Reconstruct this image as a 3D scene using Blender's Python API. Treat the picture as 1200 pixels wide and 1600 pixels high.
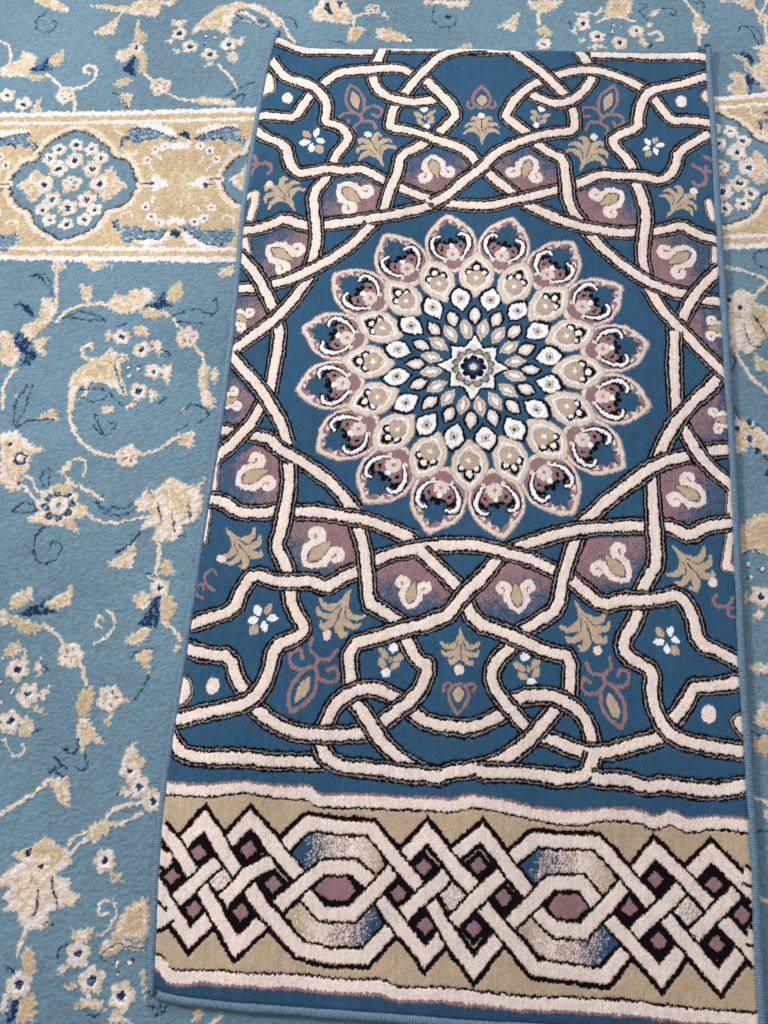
import bpy, math, random
import numpy as np

# ------------------------------------------------------------------ clear
for o in list(bpy.data.objects): bpy.data.objects.remove(o)
SC = bpy.context.scene
COL = SC.collection
PI = math.pi
rng = np.random.default_rng(11)
random.seed(5)

# ------------------------------------------------------------------ camera
cam_d = bpy.data.cameras.new('camera')
cam = bpy.data.objects.new('camera', cam_d); COL.objects.link(cam)
cam.rotation_mode = 'XYZ'
cam.location = (0.284663, 0.277122, 1.078062)
cam.rotation_euler = (0.290449, 0.027912, 0.066337)
cam_d.sensor_fit = 'HORIZONTAL'; cam_d.sensor_width = 36.0; cam_d.lens = 39.0
cam_d.clip_start = 0.02; cam_d.clip_end = 60
SC.camera = cam

# ------------------------------------------------------------------ light
W = bpy.data.worlds.new('World'); SC.world = W; W.use_nodes = True
bg = W.node_tree.nodes['Background']
bg.inputs[0].default_value = (0.98, 0.985, 1.0, 1); bg.inputs[1].default_value = 0.38

def area(name, loc, target, size, power, colour):
    d = bpy.data.lights.new(name, 'AREA'); d.shape = 'RECTANGLE'
    d.size, d.size_y = size; d.energy = power; d.color = colour
    o = bpy.data.objects.new(name, d); COL.objects.link(o); o.location = loc
    v = [t - l for t, l in zip(target, loc)]
    from mathutils import Vector
    o.rotation_euler = Vector(v).to_track_quat('-Z', 'Y').to_euler()
    return o
area('ceiling_lamp', (-1.7, 1.5, 1.9), (0.3, 0.7, 0), (0.7, 0.5), 64, (1.0, 0.97, 0.94))
area('far_fill_light', (0.4, 3.2, 1.9), (0.3, 0.9, 0), (2.2, 1.0), 42, (0.93, 0.965, 1.0))  # fill light added beyond the far end so grazing light brightens the rug's top
SC.view_settings.view_transform = 'Standard'
SC.view_settings.look = 'None'
SC.view_settings.exposure = 0.0
SC.view_settings.gamma = 1.0

# ------------------------------------------------------------------ traced design data (tenths of a millimetre on the rug plane)
D = {'S':[('00',[6,13876,186,13826,459,13732,1052,13737,1643,13742]),
('00',[1707,13818,2295,13844,2779,13854,3261,13855,3982,13873]),
('01',[1793,13834,1752,13659,1694,13400]),
('11',[1661,13377,1685,13145,1801,12939,2014,12815,2321,12777,2556,12820,2790,12875]),
('11',[885,13050,1025,13225,1224,13330,1566,13361,1907,13417,2113,13416,2291,13304]),
('01',[3466,13919,3089,13861,2817,13765,2587,13541,2395,13278,2179,12892]),
('11',[2147,12849,2040,12658,2012,12411,2016,12256,2318,12241,2625,12132,2896,12023,3232,11898,3406,11630]),
('11',[2411,13300,2644,13078,2893,12838,3046,12556,2945,12409,2693,12095]),
('11',[2629,12052,2470,11906,2213,11767,2168,11419,2115,11222,2001,10719]),
('01',[-8,13506,136,13297,308,13133,555,13079,772,12974,945,12759,998,12533,967,12306,1207,12263,1379,12092,1366,11959,1218,11732,1146,11472]),
('11',[1123,11471,1090,11274,901,10994,964,10614,996,10446,1041,10223,1025,9945,968,9641]),
('01',[-165,12411,213,12386,502,12381,584,12599,756,12961]),
('01',[-156,12178,52,11984,409,11858,488,11503,654,11333,849,11381,1108,11451,1376,11415,1602,11492,1774,11402,2083,11213]),
('11',[2098,11221,2284,11133,2585,10993,2881,10911,3238,10877,3560,10885,3784,10944,4328,11109,4681,11240]),
('10',[4838,12780,4878,12610,4879,12307,4576,12275,4215,12159,3823,11963,3631,11789,3474,11554,3158,11268,2971,11068,2753,10886]),
('11',[2880,10930,2596,10791,2214,10683,2239,10667,1809,10568,1353,10485,993,10423]),
('10',[1018,10424,824,10415,518,10537,335,10415,127,10307,-138,10266]),
('11',[1974,10632,1796,10399,1599,10138,1353,9906,1037,9672,766,9509,399,9357]),
('01',[-142,9890,48,9706,243,9470,394,9182,580,8873]),
('10',[331,9326,143,9298,-94,9279]),
('10',[1012,9562,921,9382,801,9149,595,8848,339,8600,-20,8259]),
('11',[569,8873,631,8615,643,8383,622,8025,595,7623]),
('01',[-39,8219,124,8024,359,7785,622,7477,811,7194,934,6864]),
('10',[543,7571,457,7320,346,7096,132,6796,-88,6570,-74,6547]),
('11',[309,7021,474,6963,703,6923,735,6837,1167,6616,1519,6395,1758,6166,1957,5950]),
('10',[289,6996,60,7020,-126,7058]),
('01',[-136,6019,124,6007,363,5846,583,5843,978,5912]),
('11',[907,6799,1001,6412,996,6027,968,5648,901,5421,1049,5209,1156,4925]),
('11',[978,5912,1451,5920,1890,5882,2257,5798,2772,5605]),
('01',[-122,4271,145,4393,449,4507,520,4807,675,5023,934,4941,1150,4918,1429,4971,1650,4876,1782,4992,2156,5202]),
('11',[1943,5892,2105,5418,2161,5130,2199,4703,2372,4643,2681,4435]),
('11',[2121,5200,2428,5383,2709,5462,3024,5547,3556,5585,3641,5583,4032,5497,4385,5401,4719,5266]),
('11',[2683,5600,2999,5344,3221,5122,3458,4904]),
('11',[3944,5491,3657,5112,3454,4915,3258,4610,3177,4570,2905,4459,3083,4498,2571,4362,2302,4248,2007,4161,2063,3655]),
('11',[4031,5533,4346,5680,4804,5854,5334,5941,5880,5973]),
('11',[4963,5882,4857,5582,4736,5214,4677,4785,4465,4625,4160,4423]),
('11',[4684,5300,4910,5153,5254,4856,5530,4971,5805,4970,6011,5000,6253,5085,6414,4822,6473,4441,6731,4362,7022,4195]),
('11',[5925,6807,5927,6463,5949,5940,5989,5468,5810,5207,5736,4973]),
('10',[5736,4990,5697,4709,5505,4421,5559,4221,5719,4150,5891,4067,5860,3766,5935,3477,6125,3257,6481,3192,6964,3144]),
('10',[5933,5976,6213,5974,6419,5850,6635,6017,6989,6104]),
('11',[6518,7034,6354,6986,6028,6882,5699,6621,5338,6315,4981,5957]),
('01',[7043,7141,6717,7091,6499,7013]),
('11',[6336,7496,6469,7187,6673,6887,7014,6582]),
('11',[3419,4913,3625,4521,3954,4448,4264,4337,4572,4213,4867,4197,4828,3667]),
('11',[4178,4366,3846,4004,3853,3770,4079,3487,4384,3182]),
('10',[4728,3627,4482,3285,4254,3045,3996,2837,3671,2714,3344,2667,3275,2606,3009,2645,2634,2835,2379,3147,2119,3459]),
('11',[4061,3551,4343,3668,4644,3671,4911,3541,5077,3356,5135,3039]),
('11',[4391,3188,4599,3141,4846,3052,5141,3017,5435,3069,5962,3269]),
('00',[5134,3007,5075,2751,4815,2678,4326,2717,3999,2704,3705,2691]),
('00',[5100,2712,5495,2723,5752,2650,6011,2714,6522,2656,7006,2756]),
('10',[6004,3368,6167,3524,6236,3626,6377,3882,6412,3907,6677,3924,7012,4005]),
('00',[-227,2944,-79,2743,88,2635,442,2639,774,2680,1181,2650,1813,2679]),
('00',[1742,2911,1826,2724,2049,2644,2514,2637,2780,2614,3044,2609,3275,2599]),
('11',[838,3310,1134,3099,1481,3007,1818,3007,2317,3078]),
('11',[1748,3041,1854,3376,2077,3572,2345,3633,2744,3499]),
('11',[2696,4307,2903,3995,3065,3955,2942,3578,2445,3168]),
('01',[-148,3991,179,3902,473,3927,595,3629,776,3405]),
('10',[1131,4924,1219,4572,1410,4338,1351,4224,1025,4065,1013,3757,922,3482,735,3313,369,3220,-124,3066]),
('11',[2800,3404,3078,3242,3481,3197,3686,3233,4064,3436]),
('01',[3879,13869,4123,13643,4398,13399,4737,12995]),
('11',[4167,13013,4404,12870,4638,12826,4905,12931,5106,13196,5174,13471]),
('11',[4534,13341,4904,13490,5174,13501,5577,13390,5957,13168]),
('10',[5134,13491,5040,13721,4938,13866]),
('11',[4466,13338,4199,13169,3967,12943,3840,12649,3809,12526,4012,12372,4231,12180]),
('00',[5142,13810,5650,13829,6190,13807,6664,13868,7028,13754]),
('11',[3490,11574,3642,11406,4039,11039]),
('11',[4105,10966,4332,10844,4678,10684,5077,10568,5474,10513,5970,10536]),
('11',[4248,12101,4514,11874,4710,11804,4760,11417,4791,10959,5020,10599]),
('11',[4777,11283,5035,11382,5294,11556,5551,11498,5873,11535,6223,11443,6424,11703,6466,11997,6966,12355]),
('01',[7016,13472,6644,13319,6307,13202,6073,13143,5936,12940,5863,12651,5885,12410,5495,12233,5477,12073,5685,11846,5809,11521]),
('11',[5760,11519,5898,11199,5968,10810,5927,10508,5877,10176,5936,9695]),
('10',[6040,13150,6229,12788,6386,12551,6650,12602,7007,12537]),
('11',[5020,10599,5274,10239,5607,9936,5909,9719,6237,9582,6564,9487]),
('01',[7028,10004,6794,9736,6591,9473,6384,9026]),
('10',[5927,10524,6268,10607,6469,10706,6689,10543,7050,10461]),
('10',[5962,9600,6120,9324,6277,9082,6486,8841,6794,8499,7047,8214]),
('10',[6563,9456,6782,9445,7027,9432]),
('11',[6300,9130,6305,8960,6302,8594,6277,8262,6289,7647]),
('11',[6944,8268,6719,7990,6444,7713,6197,7383,6001,6893]),
('11',[6306,7532,6477,7200,6620,6900])],'BL':[[-210,3679,-75,3586,5,3507,8,3356,-83,3267,-184,3244],
[-117,13223,2,13249,89,13082,117,12914,29,12827,-103,12780],
[7022,13251,6850,13092,6896,12999,7006,12881],
[7023,3612,6855,3537,6897,3411,7004,3290]],'ED':[[-111,10890,33,10936,33,10782,-2,10513],
[-69,10199,11,9925],
[-64,6469,-57,6120],
[-78,5851,-79,5437],
[6895,11111,6921,10981,6961,10833],
[6960,10342,6935,10097],
[6992,6505,6959,6203],
[6964,5963,6871,5485,6973,5474]],'CE':[([1095,11216,1576,11393,2033,11218,1952,10716,1051,10599],
[1265,11165,1769,10784]),
([2283,11699,2635,11932,3202,11818,3405,11649,2941,11028,2714,11018,2248,11189],
[2658,11794,2834,11235]),
([3474,11554,3760,11881,4249,12061,4678,11783,4681,11240,4006,11095],
[4213,11841,4083,11290]),
([4874,11268,5293,11479,5742,11421,5926,11049,5952,10787,5872,10572,5191,10607,4992,10901],
[5627,11244,5161,10901]),
([53,10205,481,10422,900,10385,976,10081,939,9694,437,9453,12,9814],
[290,10035,840,9731]),
([-89,9239,222,9227,475,8868,-34,8374],
[-163,8862,243,8725]),
([-75,7938,463,7468,320,7118,-108,7095],
[-128,7436,225,7554]),
([-35,6392,475,6815,915,6720,974,5950,433,5880,-2,6123],
[262,6234,785,6536]),
([1026,5801,1895,5814,2116,5273,1650,4883,1464,4980,1145,4961,963,5351],
[1298,5151,1730,5618]),
([2265,5173,2855,5390,3370,4917,3140,4620,2661,4486,2262,4707],
[2721,4647,2816,5134]),
([3559,4893,3964,5383,4667,5209,4635,4782,4192,4546,3636,4686],
[4165,4684,4109,5194]),
([4945,5734,5824,5822,5919,5428,5739,5096,5255,4961,4841,5220],
[5620,5196,5208,5621]),
([6023,6697,6532,6957,6977,6561,6940,6183,6422,5931,6005,6054],
[6649,6334,6163,6609]),
([6010,10445,6437,10598,6962,10391,6862,10028,6486,9594,5993,9761],
[6678,10263,6138,9961]),
([6666,9288,7021,9306,7009,8510,6462,8937],
[7113,8971,6708,8981]),
([7063,8009,7020,7174,6708,7128,6412,7567,6768,7905],
[7095,7604,6699,7525])],'M':[('palm',[1945,11546,1693,12073]),
('palm',[3453,12007,3436,12510]),
('palm',[4970,11581,5167,12160]),
('palm',[652,10676,306,11161]),
('palm',[6269,10839,6569,11286]),
('palm',[228,5604,621,5183]),
('palm',[1951,4866,1769,4309]),
('palm',[3420,4456,3449,3996]),
('palm',[4911,4898,5148,4341]),
('palm',[6188,5716,6568,5253]),
('dot',[1673,12120]),
('dot',[3425,12543]),
('dot',[5191,12208]),
('dot',[228,11119]),
('dot',[6671,11298]),
('dot',[199,5187]),
('dot',[1709,4270]),
('dot',[3432,3917]),
('dot',[5189,4292]),
('dot',[6681,5260]),
('bigdot',[346,12756]),
('bigdot',[6547,12932]),
('bigdot',[303,3532]),
('bigdot',[6562,3576]),
('flame',[1314,13054,1635,12171]),
('flame',[5507,13191,5217,12302]),
('flame',[1338,3260,1686,4141]),
('flame',[5472,3333,5198,4157]),
('ring',[3417,13087,3432,12633]),
('ring',[3445,3413,3436,3810]),
('scroll',[-191,11592,209,11294]),
('scroll',[7006,11825,6638,11423]),
('scroll',[-74,4707,174,5011]),
('scroll',[6990,4823,6699,5120]),
('spray',[681,12111,965,11761]),
('spray',[6148,12221,5994,11898]),
('spray',[935,4590,709,4243]),
('spray',[5966,4615,6193,4305]),
('sprig',[2524,12657,2575,12312]),
('sprig',[4366,12704,4297,12392]),
('sprig',[2577,4162,2496,3824]),
('sprig',[4268,4149,4358,3819])],'band':{'stripe':[-243,2231,-94,2251,392,2243,816,2321,1218,2292,1647,2305,1819,2233,2540,2257,3355,2281,3684,2341,4172,2291,4816,2228,5297,2297,5680,2292,5870,2239,6063,2313,6250,2241,6569,2293,7041,2274],'low':[-59,318,105,287,248,172,653,201,1123,208,1683,240,2244,220,2676,238,2926,193,3453,220,4217,200,4974,229,5727,230,6474,218,7008,217]},'K':[('10',[145,1603,401,1911,936,1284]),
('11',[-144,1782,80,1599,352,1288]),
('11',[696,1657,963,1959,1639,1348]),
('11',[1397,1675,1673,1958,2437,1949,3080,1331]),
('11',[166,980,623,1456]),
('11',[742,1020,995,1333,1285,1502]),
('11',[-120,1166,387,591,632,867]),
('11',[429,1189,958,547,1271,869]),
('11',[1044,1188,1264,941,1713,573,2032,525,2475,537,2759,875]),
('11',[1400,1009,1885,1478,2270,1493,2472,1362]),
('11',[1702,1191,1930,974,2278,978,2750,1514]),
('11',[2580,1194,3167,587,3417,893]),
('11',[2862,997,3390,1500]),
('11',[2869,1671,3127,1960,3465,1594,3719,1361]),
('11',[3451,1712,3777,1999,4365,1363]),
('11',[3482,984,4029,1545]),
('11',[4089,1682,4435,1965,5167,1974,5815,1350]),
('11',[3198,1194,3424,865,3743,509,4017,851]),
('11',[3819,1180,4454,569,5249,535,5528,875]),
('11',[4137,1002,4630,1498,4976,1517,5178,1305]),
('11',[4446,1167,4666,1005,5012,1002,5492,1530]),
('11',[5286,1169,5887,582,6156,920]),
('11',[5592,1006,6147,1532]),
('11',[5620,1685,5856,1953,6496,1369]),
('10',[6261,1686,6523,1969,7026,1493]),
('11',[5951,1216,6551,589,6808,897]),
('11',[6267,1026,6798,1549]),
('10',[6613,1235,7014,801]),
('00',[-131,1464,40,1415]),
('10',[-83,701,137,847]),
('00',[-113,902,15,795]),
('00',[6886,1744,7038,1696]),
('00',[6880,1084,7029,1039])],'DM':[[383,1544],
[979,1616],
[89,1254],
[1327,1246],
[402,909],
[978,921],
[2824,1255],
[3106,1563],
[3155,917],
[3757,1614],
[4058,1289],
[3734,930],
[5551,1282],
[5853,1613],
[5882,957],
[6538,1612],
[6837,1302],
[6545,976]],'SP':[[699,1238],
[3470,1265],
[6216,1301]],'OC':[[1517,1608,1721,1864,2438,1852,2688,1480,2440,1374,2269,1511,1851,1496,1637,1377],
[1519,945,1725,1119,1964,947,2313,943,2524,1088,2696,870,2433,596,1773,605],
[4218,1617,4468,1872,5166,1890,5414,1524,5226,1424,4976,1552,4614,1556,4411,1425],
[4232,951,4384,1134,4666,982,5037,967,5285,1140,5406,922,5158,625,4576,667]],'HX':[[1811,1227,1958,1376,2183,1380,2321,1249,2219,1131,1980,1131],
[4586,1234,4710,1373,4944,1390,5063,1262,4929,1126,4696,1121]],'mc':[3454,8194],'Ledge':[37,13943,-41,13483,-83,12906,-110,11675,-117,10508,-81,9618,-45,8347,-44,7196,-87,5827,-107,4590,-124,3589,-145,2793,-139,1958,-81,1021,13,15],'Redge':[6977,13969,6985,13689,7009,12457,7011,10836,7018,9431,7015,7918,7018,6969,7011,5710,6994,4044,7005,3264,7004,2443,7009,1870,6997,1177,6993,512,6991,11],'Tedge':[37,13943,210,13910,448,13840,976,13814,2847,13878,4084,13879,4904,13891,6531,13927,6977,13969],'Bedge':[13,15,163,-33,506,-61,1157,-66,2387,-60,3611,-48,4914,-22,5989,0,6991,11],'C':[('v','m',25,[-3705,13160,-3522,13024,-3372,12841]),
('v','m',25,[-3186,12896,-2970,12999,-2885,13192,-2952,13357,-3073,13377,-3092,13256,-2986,13212]),
('v','m',25,[-3145,12663,-3117,12455]),
('v','m',25,[-2354,14334,-2334,13939]),
('v','m',25,[-2167,13364,-1976,13133,-1805,13021]),
('v','m',25,[-1627,12864,-1381,12757,-1072,12747]),
('v','m',25,[-892,13461,-626,13186,-527,13002]),
('v','m',25,[-4630,13829,-4447,13713,-4369,13423,-4439,13276]),
('v','m',70,[-1072,12747,-571,12721]),
('p','m',0,[-1402,14072,-1402,14220,-1250,14424,-1044,14682,-738,14793,-375,14756,-71,14516,67,14323,-6,14271,-190,14512,-525,14675,-717,14618,-869,14388,-751,14071,-1025,14209,-1258,14176]),
('p','g',0,[-1307,14248,-1214,14450,-1001,14658,-731,14733,-608,14707,-761,14651,-914,14436,-867,14215,-1034,14283]),
('p','m',0,[-3070,14059,-2896,14215,-2657,14473,-2725,14023,-2943,14015]),
('p','m',0,[-3412,14648,-2592,14576,-2423,14785,-1742,14808,-1801,14655,-2007,14698,-2018,14496,-2163,14391,-2258,14488,-2409,14432]),
('p','m',0,[-4238,14721,-4008,14576,-3663,14462,-3555,14542,-3834,14735]),
('p','m',0,[-2607,13539,-2611,13684,-2461,13739,-2366,13889,-2233,13796,-2113,13655,-2189,13507,-2328,13646,-2455,13448]),
('p','m',0,[-4201,13478,-4194,13649,-3934,13537,-3937,13343,-4009,13101,-4479,13082,-4518,13273]),
('p','g',0,[-2211,13651,-2086,13607,-2056,13272,-2192,13267]),
('p','g',0,[-2620,13013,-2371,13165,-2244,13099,-2380,12975]),
('p','g',0,[-2513,12829,-2204,12841,-2231,12514,-2375,12694]),
('p','g',0,[-3758,13447,-3510,13723,-3482,13457,-3574,13309]),
('p','g',0,[-4096,13145,-3666,13162,-3874,13011]),
('p','g',0,[-2332,14186,-2151,14044,-2169,13896,-2366,13889]),
('p','n',0,[-2472,13304,-2305,13623,-2216,13171,-2320,13214]),
('p','n',0,[-4036,13243,-3828,13396,-3736,13544,-3720,13352,-3609,13284,-3875,13225]),
('l','n',9,[-3969,14477,-4092,14271,-4015,14074,-3831,14056,-3733,14184,-3771,14283,-3842,14230]),
('l','n',9,[-758,14293,-618,14447,-748,14542,-675,14594]),
('l','n',9,[-410,14355,-258,14410,-129,14316,-202,14264]),
('l','n',9,[-702,12855,-527,13002,-346,13103,-237,13154]),
('l','n',9,[-2551,12827,-2428,12785,-2234,12537]),
('l','n',9,[-595,12766,-402,12913,-418,12727]),
('s','m',160,[-3321,12773]),
('s','m',160,[-1782,12999]),
('f','m',130,[-1622,14088]),
('f','m',130,[-1401,13827]),
('f','m',130,[-1055,13671]),
('f','m',130,[-770,13900]),
('f','m',130,[-4288,12720]),
('f','m',130,[-3983,12559]),
('p','m',0,[-1798,14354,-1521,14364,-1580,14213,-1741,14232]),
('p','m',0,[-1854,13908,-1711,14011,-1690,13865]),
('p','m',0,[-1716,13767,-1474,13727,-1624,13673]),
('p','m',0,[-1154,13379,-1020,13552,-970,13458]),
('p','m',0,[-678,13952,-480,14106,-550,13859]),
('p','m',0,[-805,13704,-616,13760,-555,13569,-704,13516]),
('p','m',0,[-3794,12590,-3704,12734,-3708,12547,-3613,12458,-3836,12402]),
('t','w',38,[-1163,14056]),
('t','w',38,[-1023,14037]),
('t','w',38,[-1164,13909]),
('f','m',110,[-2300,13769]),
('v','m',25,[-2709,8656,-2609,8821,-2402,8939,-2119,8989,-1952,8961]),
('v','m',25,[-1367,8937,-1098,8861,-917,8711,-735,8544]),
('v','m',25,[-653,8409,-469,8211,-412,8009]),
('v','m',25,[-2321,7738,-2318,7401,-2193,7010,-1959,6730,-1631,6603,-1360,6635,-1176,6629,-890,6757,-700,6929,-466,7007]),
('v','m',25,[-1836,8244,-1971,8098,-2191,8087,-2259,8257,-2135,8315,-2101,8213]),
('v','m',25,[-2875,9480,-2770,8903,-2811,8686]),
('v','m',25,[-3201,7862,-3311,7617,-3262,7216]),
('v','m',25,[-1585,5959,-1916,6127]),
('v','m',60,[-427,8008,-417,7805,-312,7475]),
('p','m',0,[-2316,7267,-2371,7667,-2313,7874,-2091,8058,-1798,8211,-1572,8188,-1525,8087,-1661,8046,-1608,7809,-1472,7547,-1565,7542,-1747,7700,-1971,7722,-2184,7677,-2248,7505,-2218,7240]),
('p','g',0,[-2319,7636,-2250,7878,-2054,8025,-1816,8124,-1739,8042,-1717,7804,-1917,7776,-2159,7712]),
('l','n',9,[-1556,8086,-1693,8147,-1739,8042,-1675,7840,-1539,7577]),
('f','m',125,[-1711,8459]),
('f','m',125,[-1378,8267]),
('f','m',125,[-1155,7935]),
('f','m',125,[-1325,7605]),
('t','w',38,[-1538,7966]),
('t','w',38,[-1381,7975]),
('t','w',38,[-1504,7849]),
('p','m',0,[-1950,8553,-1849,8523,-1858,8382,-1937,8378]),
('p','m',0,[-1574,8607,-1359,8671,-1299,8481,-1494,8506]),
('p','m',0,[-1289,8411,-1099,8421,-1091,8144]),
('p','m',0,[-1040,8010,-891,8069,-903,7711,-1016,7841]),
('p','m',0,[-1500,7328,-1395,7450,-1318,7355]),
('p','m',0,[-1177,7663,-1008,7571,-1143,7431]),
('p','m',0,[-292,8049,-174,7987,-227,7781,-337,7910]),
('s','m',160,[-728,8492]),
('s','m',160,[-1327,6620]),
('s','m',110,[-2846,9593]),
('p','m',0,[-2494,9279,-2400,9301,-2358,9249,-2270,9308,-2275,9144,-2270,9018,-2382,9012]),
('p','m',0,[-2498,9684,-2376,9745,-2028,9632,-2185,9588,-2307,9526]),
('p','m',0,[-2032,8957,-1909,9198,-1741,9062,-1646,9284,-1541,9234,-1458,9329,-1324,9191,-1377,9008,-1612,8853,-1833,8824]),
('p','m',0,[-3032,8998,-2912,9058,-2786,8938,-2779,8688,-2881,8541,-3065,8320,-3175,8384,-3241,8558,-3029,8639,-2902,8824]),
('p','m',0,[-3547,8471,-3348,8446,-3321,8307,-3146,8072,-3239,7894,-3443,7953]),
('p','m',0,[-3034,8322,-2945,8361,-2760,8406,-2871,8225,-2734,8093,-2899,8119]),
('p','m',0,[-691,6865,-440,7041,-417,6751,-531,6809]),
('p','m',0,[-1104,5956,-987,6180,-969,6056,-782,6223,-681,6355,-488,6271,-360,6216,-168,6352,-263,6159,-134,5857,-1080,5803]),
('p','m',0,[-413,9526,-366,9675,-181,9758,-171,9538]),
('p','m',0,[-3221,6855,-2984,6917,-2870,6809,-2728,6720,-2541,6626,-2722,6526,-2686,6336,-2795,6267,-2722,6050,-2891,5977,-3073,6124]),
('p','m',0,[-1837,7293,-1755,7364,-1626,7338,-1659,7253,-1762,7215]),
('p','m',0,[-318,7642,-197,7548,-210,7398,-338,7441]),
('p','g',0,[-1559,8927,-1101,8879,-1245,8765,-1410,8792]),
('p','g',0,[-1131,9092,-1098,9311,-954,9445,-883,9213,-937,9084]),
('p','g',0,[-2796,7076,-2617,7201,-2526,7306,-2392,7081,-2648,7117]),
('p','g',0,[-416,8042,-338,8046,-335,7775,-439,7736]),
('p','g',0,[-948,6120,-667,6261,-573,6017,-802,5942]),
('p','n',0,[-1484,8967,-1257,9068,-1192,9288,-1126,9056,-991,9009,-1241,8961]),
('p','n',0,[-3416,8870,-3320,8965,-3134,8849,-3059,8709,-3162,8740,-3306,8894]),
('p','n',0,[-3321,8307,-3256,8468,-3027,8287,-3084,8249,-2896,8102,-2943,8013,-3044,8042,-3198,8173]),
('l','n',9,[-1808,6933,-1876,7060,-1829,6965,-1680,6908,-1584,7076,-1712,7102]),
('l','n',9,[-2625,8731,-2354,8845,-2011,8726,-2234,8715,-2625,8731]),
('l','n',9,[-3273,9406,-3084,9452,-2923,9294,-2867,9078]),
('l','n',9,[-3244,9425,-3106,9395,-2958,9219]),
('l','n',9,[-1027,8812,-728,8969,-432,8913]),
('l','n',9,[-428,8877,-346,8988,-384,9165,-427,9127]),
('l','n',9,[-922,8746,-537,8730]),
('l','n',9,[-2198,7575,-2017,7618,-1793,7597,-1575,7407,-1446,7381]),
('l','n',9,[-2149,7477,-1952,7420,-1777,7497]),
('l','n',9,[-1919,7223,-1747,6936]),
('l','n',9,[-2993,6966,-2827,7074,-2490,7109]),
('l','n',9,[-2966,7635,-3089,7292,-3062,6995]),
('l','n',9,[-2897,7605,-2952,7233,-3024,6964]),
('l','n',9,[-658,7291,-527,7464,-260,7313,-396,7174]),
('l','n',9,[-714,7026,-544,7133]),
('l','n',9,[-1020,7437,-910,7543]),
('l','n',9,[-1079,8283,-944,8221,-1002,8183]),
('l','n',9,[-1770,8632,-1651,8691]),
('p','m',0,[-3097,7493,-3068,7427,-3112,7408]),
('p','m',0,[-670,7373,-613,7409,-628,7293]),
('p','n',0,[-3164,8002,-3051,8077,-2975,8012,-2993,7942,-3116,7918]),
('r','n',100,[-2853,6487]),
('d','n',35,[-3059,6701]),
('d','n',30,[-2798,6124]),
('R','m',190,[-2188,5835]),
('p','m',0,[-2587,5661,-2401,5712,-2297,5578,-2410,5552,-2572,5582]),
('p','m',0,[-1944,5899,-1821,5866,-1731,5741,-1805,5657,-1926,5680]),
('p','m',0,[-2319,6286,-2199,6447,-2089,6443,-2192,6293]),
('p','m',0,[-2181,6232,-2129,6276,-2052,6178,-1945,6184,-1960,6101,-2116,6092]),
('p','g',0,[-2182,5585,-1964,5677,-1809,5458,-1971,5498,-2120,5569]),
('p','g',0,[-2335,6100,-2225,6147,-2011,6057,-2059,5994,-2265,6043]),
('v','m',17,[-2781,6259,-2628,6186,-2542,6047,-2371,5976]),
('v','m',17,[-2726,6078,-2605,5962,-2450,5870]),
('v','m',17,[-2181,6459,-2035,6529,-1906,6474,-1913,6288]),
('v','m',17,[-1717,5712,-1607,5638,-1411,5630,-1185,5673,-889,5760]),
('l','n',9,[-2812,5708,-2699,5836,-2540,5825,-2486,5747,-2635,5708,-2810,5698]),
('l','n',9,[-2462,6360,-2504,6213,-2429,6074]),
('l','n',9,[-2462,6360,-2389,6344,-2378,6118]),
('l','n',9,[-1647,5876,-1676,5935,-1589,6001]),
('l','n',9,[-1647,5876,-1469,5746,-1238,5760,-1080,5869]),
('l','n',9,[-1631,5897,-1437,5788,-1450,5867,-1308,5836,-1147,5925]),
('l','n',9,[-2309,5538,-2419,5393,-2424,5216]),
('l','n',9,[-2313,5524,-2415,5388,-2404,5133,-2268,5014,-2099,5050,-2039,5206,-2070,5306,-2190,5273,-2189,5197]),
('p','m',0,[-1137,5958,-981,5941,-824,6082,-192,6118,-174,5883,-283,5850,-160,5779,-313,5693,-434,5660,-395,5559,-502,5424,-801,5407,-781,5614,-998,5549,-942,5682,-828,5767,-1074,5883]),
('p','g',0,[-752,6113,-390,6080,-391,5714,-646,5908]),
('l','n',9,[-805,5951,-717,5695]),
('l','n',9,[-585,5833,-520,5552]),
('l','n',9,[-369,5924,-316,5718]),
('l','n',9,[-463,5503,-339,5511]),
('v','m',25,[-722,5386,-675,5236,-688,4983]),
('v','m',25,[-492,4307,-334,4220,-218,4084]),
('v','m',25,[-2060,4161,-1868,4052,-1774,3939]),
('v','m',25,[-1520,3741,-1448,3604,-1385,3445]),
('p','g',0,[-640,5162,-541,5168,-399,4951,-632,4937]),
('p','g',0,[-577,4643,-447,4675,-329,4535,-399,4337,-516,4305]),
('p','g',0,[-987,4036,-816,4190,-658,4272,-640,4153,-739,4003,-931,3991]),
('p','g',0,[-342,3933,-259,4034,-202,3966,-267,3915]),
('p','g',0,[-2109,4426,-2009,4555,-1890,4587,-1796,4754,-1762,4423,-1909,4414]),
('p','g',0,[-2488,4207,-2040,4187,-2099,4110,-2256,4028,-2415,4091]),
('p','g',0,[-1456,3371,-1296,3416,-1235,3270,-1280,3039,-1425,3052,-1476,3209]),
('p','g',0,[-953,3220,-731,3326,-832,3205]),
('p','g',0,[-1048,3077,-958,3105,-980,2945,-1065,2962]),
('p','g',0,[-817,3880,-584,3942,-572,3614,-672,3724]),
('f','m',130,[-607,4764]),
('p','m',0,[-952,4595,-869,4699,-718,4683,-718,4511,-828,4431]),
('p','m',0,[-1399,5066,-1217,5178,-1023,5381,-1016,5014,-1090,5009,-1288,4997]),
('p','m',0,[-2614,4469,-2559,4571,-2485,4575,-2332,4684,-2274,4514,-2447,4381,-2560,4325]),
('p','m',0,[-2717,4364,-2551,4276,-2190,4201,-2673,4147]),
('p','m',0,[-1397,3031,-1249,2995,-1125,2823,-1013,2719,-1227,2727,-1297,2589,-1405,2805]),
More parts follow.
